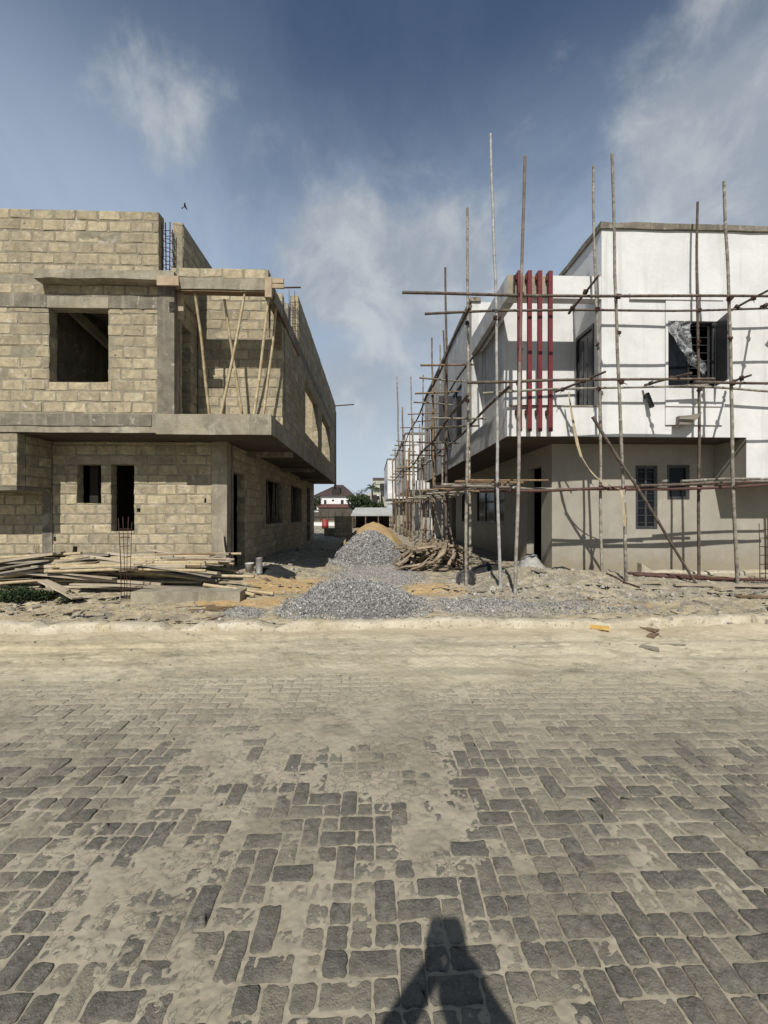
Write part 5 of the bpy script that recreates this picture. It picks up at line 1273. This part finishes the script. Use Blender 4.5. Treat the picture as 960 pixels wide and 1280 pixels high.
# ------------------------------------------------------------------ more of the street beyond
def far_block(name, label, x0, y0, w, dpt, h, door_px=None, mirror=1):
    t = thing(name, label, 'house', (x0 + w / 2, y0 + dpt / 2, 0))
    def bx_(n, m, *a): return one(n, M[m], t, 'box', *a)
    bx_('upper_wall', 'white', x0, x0 + w, y0, y0 + dpt, 3.5, h); bx_('lower_wall', 'render_', x0 + 1.3, x0 + w - .3, y0 + .9, y0 + dpt - .4, -.05, 3.49)
    bx_('coping', 'concrete_dark', x0 - .06, x0 + w + .06, y0 - .06, y0 + dpt + .06, h + .002, h + .12)
    bx_('balcony_curb', 'white', x0 - .02, x0 + 2.2, y0 - 1.2, y0 - .02, 3.45, 4.15)
    for k in range(3):
        ya = y0 + 1.5 + k * 3.6
        f = bx_('window', 'black', x0 - .03, x0 + .02, ya, ya + 1.5, 4.6, 6.2); one('pane', M['glass'], f, 'box', x0 - .045, x0 - .031, ya + .07, ya + 1.43, 4.67, 6.13)
        f = bx_('window', 'black', x0 + 1.27, x0 + 1.31, ya, ya + 1.4, 1.2, 2.6)
    f = bx_('window', 'black', x0 + 3.2, x0 + 4.3, y0 - .03, y0 + .02, 4.7, 6.2); bx_('door', 'black', x0 + .9, x0 + 1.6, y0 - .03, y0 + .02, 4.1, 6.1)
    return t
far_block('white_house', 'second white house down the alley, partly hidden by the far scaffold poles', ax(507, 31.5), 31.5, 9, 14, 7.9)
far_block('white_house', 'third white house at the far end of the alley, just left of the scaffold', ax(484.5, 52), 52, 9, 14, 8.6)
s2 = thing('scaffold', 'ochre pole scaffold on the second white house down the alley', 'scaffold', (2, 30, 0))
for (px, Y, top, px2, m) in ((505, 27, 509, 503, 'pole_ochre'), (500, 28.5, 471, 496, 'pole'), (512, 26.5, 560, 511, 'pole_ochre'), (518, 27.5, 520, 516, 'pole'), (495, 33, 560, 494, 'pole_ochre'), (491, 38, 575, 491, 'pole_ochre'), (524, 26, 540, 525, 'pole'), (508, 26.5, 575, 508, 'pole_ochre')):
    a = Vector((ax(px, Y), Y, 0)); b = at(px2, top, Y); pole('upright_pole', a, b, .06, M[m], 0, .01, s2)
for (z, m) in ((2.4, 'pole_ochre'), (4.6, 'pole_ochre'), (6.4, 'pole')):
    pole('rail', Vector((ax(504, 26.8), 26.5, z)), Vector((ax(490, 38), 38, z)), .05, M[m], 0, .01, s2)
    for Y in (26.4, 28.2, 30.4, 33, 36): x = ax(504, 27) - .02 * (Y - 27); pole('cross_piece', Vector((x - .5, Y, z + .05)), Vector((x + 1.3, Y, z + R.uniform(-.1, .15))), .045, M[m], 0, .01, s2)

fh = thing('far_house', 'distant white house with dark brown hipped roof and red brown awning', 'house', (ax(418, 90), 95, 0))
Y = 90; x0, x1 = ax(394, Y), ax(438.5, Y); ze = az(620, Y); zt = az(604.5, Y)
one('wall', M['far_white'], fh, 'box', x0, x1, Y, Y + 9, 0, ze)
mb = MB(); xa, xb = ax(410, Y), ax(429, Y); e = .5
vs = [(x0 - e, Y - e, ze), (x1 + e + .6, Y - e, ze), (x1 + e + .6, Y + 9 + e, ze), (x0 - e, Y + 9 + e, ze), (ax(418, Y), Y + 4.5, zt), (ax(427, Y), Y + 4.5, zt)]
mb.add(vs, [(0, 1, 5, 4), (1, 2, 5), (2, 3, 4, 5), (3, 0, 4), (0, 3, 2, 1)]); rf = mb.build('roof', M['roof_brown'], fh)
mb = MB(); mb.box(ax(415, Y), ax(425, Y), Y - .1, Y + 3, az(619, Y), az(609, Y)); mb.build('dormer', M['far_dark'], rf)
one('awning', M['roof_red'], fh, 'box', ax(396, Y - 2), ax(440, Y - 2), Y - 2, Y - .02, az(634.5, Y - 2), az(630, Y - 2))
for (a, b, c, d_) in ((394.8, 401, 624, 632), (405, 408, 625, 630), (426, 429.5, 625, 630), (415, 417.5, 624.5, 626.5)):
    one('window', M['far_dark'], fh, 'box', ax(a, Y), ax(b, Y), Y - .05, Y - .005, az(d_, Y), az(c, Y))
one('lower_wall', M['fence'], fh, 'box', ax(398, Y - 1.8), ax(439, Y - 1.8), Y - 1.8, Y - .1, 0, az(635.5, Y - 2))
fw = thing('site_fence', 'dark slatted fence beyond the alley, left of the small block stack', 'fence', (ax(405, 55), 55, 0))
one('rail', M['fence'], fw, 'box', ax(380, 55), ax(441, 55), 55, 55.1, 1.9, 2.05); one('rail', M['fence'], fw, 'box', ax(380, 55), ax(441, 55), 55, 55.1, 1.1, 1.2)
one('board_panel', M['fence'], fw, 'box', ax(380, 55), ax(441, 55), 55.11, 55.16, .55, 1.75)
for k in range(7): one('post', M['fence'], fw, 'box', ax(382 + 9 * k, 55), ax(383 + 9 * k, 55), 54.9, 54.99, 0, 2.1)
one('low_wall', M['far_white'], None, 'box', ax(385, 48), ax(420, 48), 48, 48.3, -.05, az(653, 48)); tag(bpy.data.objects['low_wall'], 'low white wall at the far end, before the dark fence', 'low wall')
x, y = ax(406.5, 40), 40; mb = MB(); mb.lathe([(0, 0), (.33, 0), (.33, .4), (.35, .42), (.33, .44), (.33, 1.05), (.31, 1.06), (0, 1.04)], n=12)
o = mb.build('metal_drum', M['red_drum']); o.location = (x, y, .3); tag(o, 'small red drum in front of the low white wall at the far end', 'drum'); o.location.z = -.05
bs = thing('block_stack', 'square stack of sand coloured blocks standing past the end of the block house', 'block stack', (ax(429, 27), 27, 0))
block_wall('block_courses', bs, 'x', ax(418, 26), ax(439.5, 26), -.05, az(645, 26), 26, 27.3)
lw_ = block_wall('rear_course', bs, 'x', ax(405, 27.5), ax(418, 27.5), -.05, az(660, 27.5), 27.5, 27.8)
shd = thing('open_shed', 'low open shed with pale flat sheet roof behind the orange sand heap', 'shed', (ax(465, 42), 43, 0))
Y = 41
mb = MB(); x0, x1 = ax(438.5, Y), ax(491, Y); zr = az(637, Y); ze = az(643.5, Y)
mb.add([(x0, Y, ze), (x1, Y, ze), (x1, Y + 4, zr + .25), (x0 + .3, Y + 4, zr + .25), (x0, Y, ze - .12), (x1, Y, ze - .12), (x1, Y + 4, zr + .1), (x0 + .3, Y + 4, zr + .1)], [(0, 1, 2, 3), (4, 7, 6, 5), (0, 4, 5, 1), (1, 5, 6, 2), (2, 6, 7, 3), (3, 7, 4, 0)])
mb.build('roof', M['roof_pale'], shd)
one('back_wall', M['fence'], shd, 'box', x0 + .3, x1 - .2, Y + 3.6, Y + 3.8, -.1, zr); one('side_wall', M['fence'], shd, 'box', x0 + .1, x0 + .25, Y + .1, Y + 3.6, -.1, ze - .13)
for k in range(4): one('post', M['pole_dark'], shd, 'box', x0 + .15 + k * (x1 - x0 - .4) / 3, x0 + .27 + k * (x1 - x0 - .4) / 3, Y + .02, Y + .09, -.1, ze - .13)
ap = thing('apartment_block', 'beige three storey apartment block with dark openings far behind the shed', 'apartment building', (ax(472, 120), 126, 0)); Y = 120
one('wall', M['far_beige'], ap, 'box', ax(466, Y), ax(486, Y), Y, Y + 10, 0, az(601, Y)); one('roof_tower', M['fence'], ap, 'box', ax(466, Y), ax(482.5, Y), Y + .5, Y + 8, az(600.9, Y), az(597, Y))
one('wing', M['far_beige'], ap, 'box', ax(457, Y - 2), ax(465.9, Y - 2), Y - 2, Y + 8, 0, az(617, Y))
for (a, b, c, d_) in ((475, 482, 605, 612), (466.5, 471, 619, 628), (476, 478, 619, 626), (479, 483, 633, 639), (459, 463, 620, 626), (459, 463, 630, 637), (467, 471, 631, 637)):
    one('window', M['far_dark'], ap, 'box', ax(a, Y - 2.1), ax(b, Y - 2.1), Y - 2.1, Y - 2.02 if a < 466 else Y - .003, az(d_, Y), az(c, Y))
for k in range(3): one('balcony_slab', M['far_white'], ap, 'box', ax(466, Y - 1.2), ax(474, Y - 1.2), Y - 1.2, Y - .01, az(630 - 10 * k, Y), az(629 - 10 * k, Y))
def palm(x, y, h, label):
    t = thing('palm_tree', label, 'palm tree', (x, y, 0)); mb = MB(); mb.tube([(x, y, 0), (x + .2, y, h * .5), (x + .1, y, h)], .28, .18, n=7); mb.build('trunk', M['trunk'], t); mb = MB()
    for k in range(16):
        a = k * 2.4; el = R.uniform(-.1, 1.0); L = R.uniform(2.2, 3.0); p = Vector((x + .1, y, h)); prev = p
        d = Vector((math.cos(a) * math.cos(el), math.sin(a) * math.cos(el), math.sin(el)))
        for s_ in range(8):
            q = prev + d * L / 8; d = (d + Vector((0, 0, -.17))).normalized(); sd = d.cross(Vector((0, 0, 1))).normalized()
            for g_ in (-1, 1):
                tip = prev + sd * g_ * .55 * (1 - abs(s_ - 3) / 7) + d * .3 + Vector((0, 0, -.2)); mb.add([prev, q, tip], [(0, 1, 2)], 0, R.random())
            prev = q
    mb.build('crown', M['leaf'], t)
palm(ax(464.5, 100), 100, az(609, 100), 'small palm tree standing before the beige apartment block')
def tree(x, y, h, w, label):
    t = thing('bush_tree', label, 'tree', (x, y, 0)); mb = MB()
    for k in range(4): mb.tube([(x, y, 0), (x + R.uniform(-.1, .1), y, h * .35), (x + R.uniform(-w, w) * .5, y + R.uniform(-.6, .6), h * R.uniform(.6, .9))], .16, .05, n=5)
    mb.build('trunk', M['trunk'], t); mb = MB()
    cl = [(R.uniform(-w, w) * .6, R.uniform(-w, w) * .5, h * R.uniform(.35, .9), R.uniform(.3, .55) * w) for _ in range(14)]
    for (cx, cy, cz, cr) in cl:
        tn = R.uniform(0, .8)
        for k in range(110):
            d = Vector((R.gauss(0, 1), R.gauss(0, 1), R.gauss(0, .8))).normalized() * cr * R.uniform(.5, 1.05); p = Vector((x + cx, y + cy, cz)) + d; a = Vector((R.gauss(0, 1), R.gauss(0, 1), R.gauss(0, 1))).normalized() * .22; b = a.cross(Vector((R.gauss(0, 1), R.gauss(0, 1), R.gauss(0, 1)))).normalized() * .13
            mb.add([p - a, p + b, p + a, p - b], [(0, 1, 2, 3)], 0, min(1, tn + R.uniform(0, .3)))
    mb.build('crown', M['leaf'], t)
tree(ax(447, 75), 75, 5.2, 2.0, 'dark green tree right beside the distant brown roofed house'); tree(ax(456, 85), 85, 5.6, 1.5, 'slim green tree between the utility pole and the beige apartment block'); tree(ax(471, 80), 80, 3.6, 1.6, 'low green tree directly above the pale shed roof'); tree(ax(386, 80), 82, 4.6, 2.5, 'dark green tree at the left of the distant brown roofed house')
for (px, Y, top, l) in ((452.5, 95, 611, 'taller dark utility pole right of the distant brown roofed house'), (446, 105, 615, 'thinner utility pole nearest the distant brown roofed house')):
    u = thing('utility_pole', l, 'utility pole', (ax(px, Y), Y, 0)); zt = az(top, Y)
    one('pole_shaft', M['trunk'], u, 'tube', [(ax(px, Y), Y, 0), (ax(px, Y), Y, zt)], .16, .11, 6); one('crossarm', M['trunk'], u, 'box', ax(px, Y) - 1.1, ax(px, Y) + 1.1, Y - .06, Y + .06, zt - .6, zt - .45)
wr = MB()
for k in range(3):
    a = at(446, 616 + k, 105); b = at(452.5, 613 + k, 95); wr.tube([a, (a + b) / 2 + Vector((0, 0, -.25)), b], .02, n=4); c_ = at(485, 606 + 4 * k, 88); wr.tube([b, (b + c_) / 2 + Vector((0, 0, -.3)), c_], .02, n=4); c_ = at(425, 607 + k, 130); wr.tube([a, (a + c_) / 2, c_], .02, n=4)
tag(wr.build('power_cable', M['wire']), 'thin sagging cables strung from the distant utility poles', 'cable')

# bird wheeling over the block house
bd = thing('bird', 'small dark bird gliding with wings raised in the sky above the block house', 'bird', at(231, 258, 45))
mb = MB(); c = Vector((0, 0, 0))
mb.tube([c + Vector((-.28, 0, -.42)), c + Vector((-.1, 0, -.12)), c + Vector((.05, 0, .1)), c + Vector((.12, 0, .26))], .06, .05, n=6)
def wing(pts):
    b = len(mb.v); mb.add([c + Vector(p) for p in pts], [tuple(range(len(pts)))])
wing([(.0, .05, .05), (-.12, .0, -.1), (.02, -.5, .12), (.20, -.62, .42), (.18, -.3, .3), (.08, -.05, .16)])
wing([(.0, -.05, .05), (-.12, .0, -.1), (.10, .45, -.12), (.36, .6, -.18), (.24, .3, .02), (.08, .05, .16)])
wing([(-.24, 0, -.34), (-.40, -.1, -.56), (-.30, .02, -.60), (-.18, .1, -.52)])
o = mb.build('body', M['bird']); o.parent = bd; bd.scale = (.62, .62, .62); bd.rotation_euler = (0, rad(25), 0)

# ------------------------------------------------------------------ the photographer (behind the lens; his shadow falls on the pavers)
pe = thing('person', 'person in dark shirt and trousers holding a phone up in both hands', 'person', (0, -.235, 0))
pe.scale = (1.02, 1.02, 1.02)
def skin_fig(name, J, E, mat, root):
    me = bpy.data.meshes.new(name); keys = list(J); me.from_pydata([J[k][0] for k in keys], [], [(keys.index(a), keys.index(b)) for a, b in E])
    o = bpy.data.objects.new(name, me); col.objects.link(o); o.parent = pe; me.materials.append(mat)
    m = o.modifiers.new('skin', 'SKIN'); m.use_smooth_shade = True
    for i, k in enumerate(keys): me.skin_vertices[0].data[i].radius = J[k][1]; me.skin_vertices[0].data[i].use_root = (k == root)
    s_ = o.modifiers.new('sub', 'SUBSURF'); s_.levels = 1; s_.render_levels = 2
    return o
J = {'pelvis': ((0, 0, .93), (.15, .11)), 'waist': ((0, .0, 1.08), (.135, .10)), 'chest': ((0, .0, 1.28), (.165, .115)), 'neck0': ((0, .0, 1.44), (.075, .07)), 'neck': ((0, .01, 1.50), (.055, .055)), 'jaw': ((0, .04, 1.55), (.06, .07)), 'head': ((0, .03, 1.63), (.075, .095)), 'crown': ((0, .02, 1.70), (.055, .065))}
E = [('pelvis', 'waist'), ('waist', 'chest'), ('chest', 'neck0'), ('neck0', 'neck'), ('neck', 'jaw'), ('jaw', 'head'), ('head', 'crown')]
Bt = {'pelvis': J['pelvis'], 'waist': J['waist'], 'chest': J['chest'], 'neck0': J['neck0']}
for s_, n_ in ((-1, 'l'), (1, 'r')):
    J['sh' + n_] = ((s_ * .19, 0, 1.39), (.062, .06)); J['el' + n_] = ((s_ * (.24 if s_ > 0 else .30) - .02, .06, 1.37), (.055, .055)); J['wr' + n_] = ((s_ * .05 - .03, .165, 1.60), (.042, .036)); J['pa' + n_] = ((s_ * .048 - .03, .20, 1.665), (.036, .024))
    J['hip' + n_] = ((s_ * .09, 0, .87), (.09, .09)); J['kn' + n_] = ((s_ * .11, .02, .49), (.06, .06)); J['an' + n_] = ((s_ * .12, 0, .10), (.04, .045)); J['to' + n_] = ((s_ * .13, .15, .035), (.042, .03))
    E += [('chest', 'sh' + n_), ('sh' + n_, 'el' + n_), ('el' + n_, 'wr' + n_), ('wr' + n_, 'pa' + n_), ('pelvis', 'hip' + n_), ('hip' + n_, 'kn' + n_), ('kn' + n_, 'an' + n_), ('an' + n_, 'to' + n_)]
    for f in range(4):
        z = 1.655 + f * .018; J['f%s%d' % (n_, f)] = ((s_ * .06 - .03, .213, z), (.009, .009)); J['g%s%d' % (n_, f)] = ((s_ * .052 - .03, .228, z + .002), (.008, .008)); J['h%s%d' % (n_, f)] = ((s_ * .03 - .03, .232, z + .002), (.007, .007))
        E += [('pa' + n_, 'f%s%d' % (n_, f)), ('f%s%d' % (n_, f), 'g%s%d' % (n_, f)), ('g%s%d' % (n_, f), 'h%s%d' % (n_, f))]
    J['t' + n_] = ((s_ * .04 - .03, .205, 1.655), (.011, .011)); J['u' + n_] = ((s_ * .025 - .03, .208, 1.68), (.009, .009)); E += [('pa' + n_, 't' + n_), ('t' + n_, 'u' + n_)]
skin_fig('body', J, E, M['skin'], 'pelvis')
def sub(keys, edges, name, mat, root, g=.014):
    JJ = {k: (J[k][0], (J[k][1][0] + g, J[k][1][1] + g)) for k in keys}; skin_fig(name, JJ, edges, mat, root)
sub(['pelvis', 'waist', 'chest', 'neck0', 'shl', 'shr', 'ell', 'elr'], [('pelvis', 'waist'), ('waist', 'chest'), ('chest', 'neck0'), ('chest', 'shl'), ('chest', 'shr'), ('shl', 'ell'), ('shr', 'elr')], 'shirt', M['shirt'], 'pelvis', .03)
sub(['pelvis', 'hipl', 'hipr', 'knl', 'knr', 'anl', 'anr'], [('pelvis', 'hipl'), ('pelvis', 'hipr'), ('hipl', 'knl'), ('knl', 'anl'), ('hipr', 'knr'), ('knr', 'anr')], 'trousers', M['trouser'], 'pelvis', .02)
mb = MB(); mb.lathe([(0, .105), (.05, .095), (.085, .05), (.092, 0), (.085, -.03)], (0, .015, 1.66), 14); o = mb.build('hair', M['bird']); o.parent = pe
mb = MB()
for s_ in (-1, 1): mb.lathe([(0, .012), (.010, .008), (.012, 0), (.008, -.01), (0, -.012)], (s_ * .03, .115, 1.635), 8)
o = mb.build('eyes', M['bucket']); o.parent = pe
mb = MB(); mb.add([(0, .118, 1.635), (-.014, .115, 1.60), (.014, .115, 1.60), (0, .145, 1.605)], [(0, 1, 3), (0, 3, 2), (1, 2, 3)]); o = mb.build('nose', M['skin']); o.parent = pe
ph = MB(); ph.box(-.068, .010, -.022, -.012, CAMZ - .135, CAMZ + .018); o = ph.build('phone', M['black']); tag(o, 'black phone held sideways at eye height by the person on the pavers', 'phone')

# ------------------------------------------------------------------ light
SUN = Vector((-.20, -1.0, 1.02)).normalized()
sd = bpy.data.lights.new('sun', 'SUN'); sd.energy = 4.65; sd.angle = rad(.53); sd.color = (1.0, .955, .88)
so = bpy.data.objects.new('sun', sd); col.objects.link(so); so.rotation_euler = SUN.to_track_quat('Z', 'Y').to_euler()
w = bpy.data.worlds.new('World'); sc.world = w; w.use_nodes = True; nt = w.node_tree; nt.nodes.clear()
out = N(nt, 'ShaderNodeOutputWorld'); bg = N(nt, 'ShaderNodeBackground'); nt.links.new(bg.outputs[0], out.inputs[0])
sky = N(nt, 'ShaderNodeTexSky', sky_type='NISHITA'); sky.sun_disc = False
sky.sun_elevation = math.asin(SUN.z); sky.sun_rotation = math.atan2(SUN.x, SUN.y); sky.dust_density = .9; sky.air_density = 1.0; sky.ozone_density = 1.5; sky.altitude = 10
bg.inputs['Strength'].default_value = .081
tc = N(nt, 'ShaderNodeTexCoord'); v = tc.outputs['Generated']
sep = N(nt, 'ShaderNodeSeparateXYZ'); nt.links.new(v, sep.inputs[0])
hs_ = N(nt, 'ShaderNodeHueSaturation'); nt.links.new(sky.outputs[0], hs_.inputs['Color']); hs_.inputs['Saturation'].default_value = 1.02; hs_.inputs['Value'].default_value = 1.0
base = hs_.outputs[0]
zz = math_(nt, 'ADD', math_(nt, 'MAXIMUM', sep.outputs[2], 0.0), .22)
cx = math_(nt, 'DIVIDE', sep.outputs[0], zz); cy = math_(nt, 'DIVIDE', sep.outputs[1], zz)
cb = N(nt, 'ShaderNodeCombineXYZ'); nt.links.new(cx, cb.inputs[0]); nt.links.new(cy, cb.inputs[1]); pv = cb.outputs[0]
def blob(px, py, r0, r1):
    d = (at(px, py, 10) - Vector((0, 0, CAMZ))).normalized()
    n = N(nt, 'ShaderNodeVectorMath', operation='DOT_PRODUCT'); nt.links.new(v, n.inputs[0]); n.inputs[1].default_value = d
    return ramp(nt, n.outputs['Value'], math.cos(r0), math.cos(r1))
n1 = noise(nt, pv, 1.5, 9, .58, .5); n2 = noise(nt, v, 3.0, 9, .6, .35); n4 = noise(nt, v, 7.0, 6, .6, .3)
wisp = math_(nt, 'ADD', noise(nt, pv, 1.5, 9, .64, .45, (1.0, .5, 1)), math_(nt, 'MULTIPLY', math_(nt, 'ADD', math_(nt, 'ADD', blob(60, 60, .45, .05), blob(270, 230, .40, .03)), blob(660, 270, .28, .05)), .11))
f = math_(nt, 'ADD', math_(nt, 'MULTIPLY', n2, .70), math_(nt, 'MULTIPLY', n4, .42))
for (px, py, r0, r1, wgt) in ((975, 130, .30, .10, .40), (915, 235, .22, .06, .14), (425, 325, .15, .03, .22), (555, 345, .15, .03, .22), (480, 400, .34, .03, .27), (300, 230, .22, .03, .09), (640, 300, .2, .03, .10), (160, 120, .16, .02, .05), (440, 550, .24, .02, .26), (190, 120, .13, .01, .12)):
    f = math_(nt, 'ADD', f, math_(nt, 'MULTIPLY', blob(px, py, r0, r1), wgt))
mask = ramp(nt, f, .64, .96, 0, .82)
wm_ = math_(nt, 'MULTIPLY', ramp(nt, wisp, .40, .78, 0, .75), ramp(nt, sep.outputs[2], .78, .48, .16, 1))
lowm = ramp(nt, sep.outputs[2], .80, .24, 0, .95)                   # the veil thickens downwards
ccol = mixc(nt, ramp(nt, math_(nt, 'ADD', n4, math_(nt, 'MULTIPLY', n2, .5)), .60, .95), (4.2, 4.75, 5.5), (7.0, 7.4, 7.7))
front = ramp(nt, sep.outputs[1], -.35, .35, .12, 1); lowm = math_(nt, 'MULTIPLY', lowm, front); base = mixc(nt, 1.0, base, mixc(nt, front, (.5, .5, .5), (1, 1, 1)), 'MULTIPLY')  # sky behind the camera dimmed to weaken the fill light
c = mixc(nt, lowm, base, (5.2, 6.5, 8.3)); c = mixc(nt, wm_, c, (5.0, 6.2, 7.9)); c = mixc(nt, mask, c, ccol)
hz = math_(nt, 'MULTIPLY', ramp(nt, sep.outputs[2], .40, .0, 0, .85), ramp(nt, sep.outputs[1], -.35, .35, .5, 1))
c = mixc(nt, hz, c, (6.9, 8.0, 9.0))
nt.links.new(c, bg.inputs['Color'])

sc.view_settings.view_transform = 'Standard'; sc.view_settings.look = 'None'; sc.view_settings.exposure = 0; sc.view_settings.gamma = 1
sc.cycles.max_bounces = 6; sc.cycles.diffuse_bounces = 1; sc.cycles.transparent_max_bounces = 8
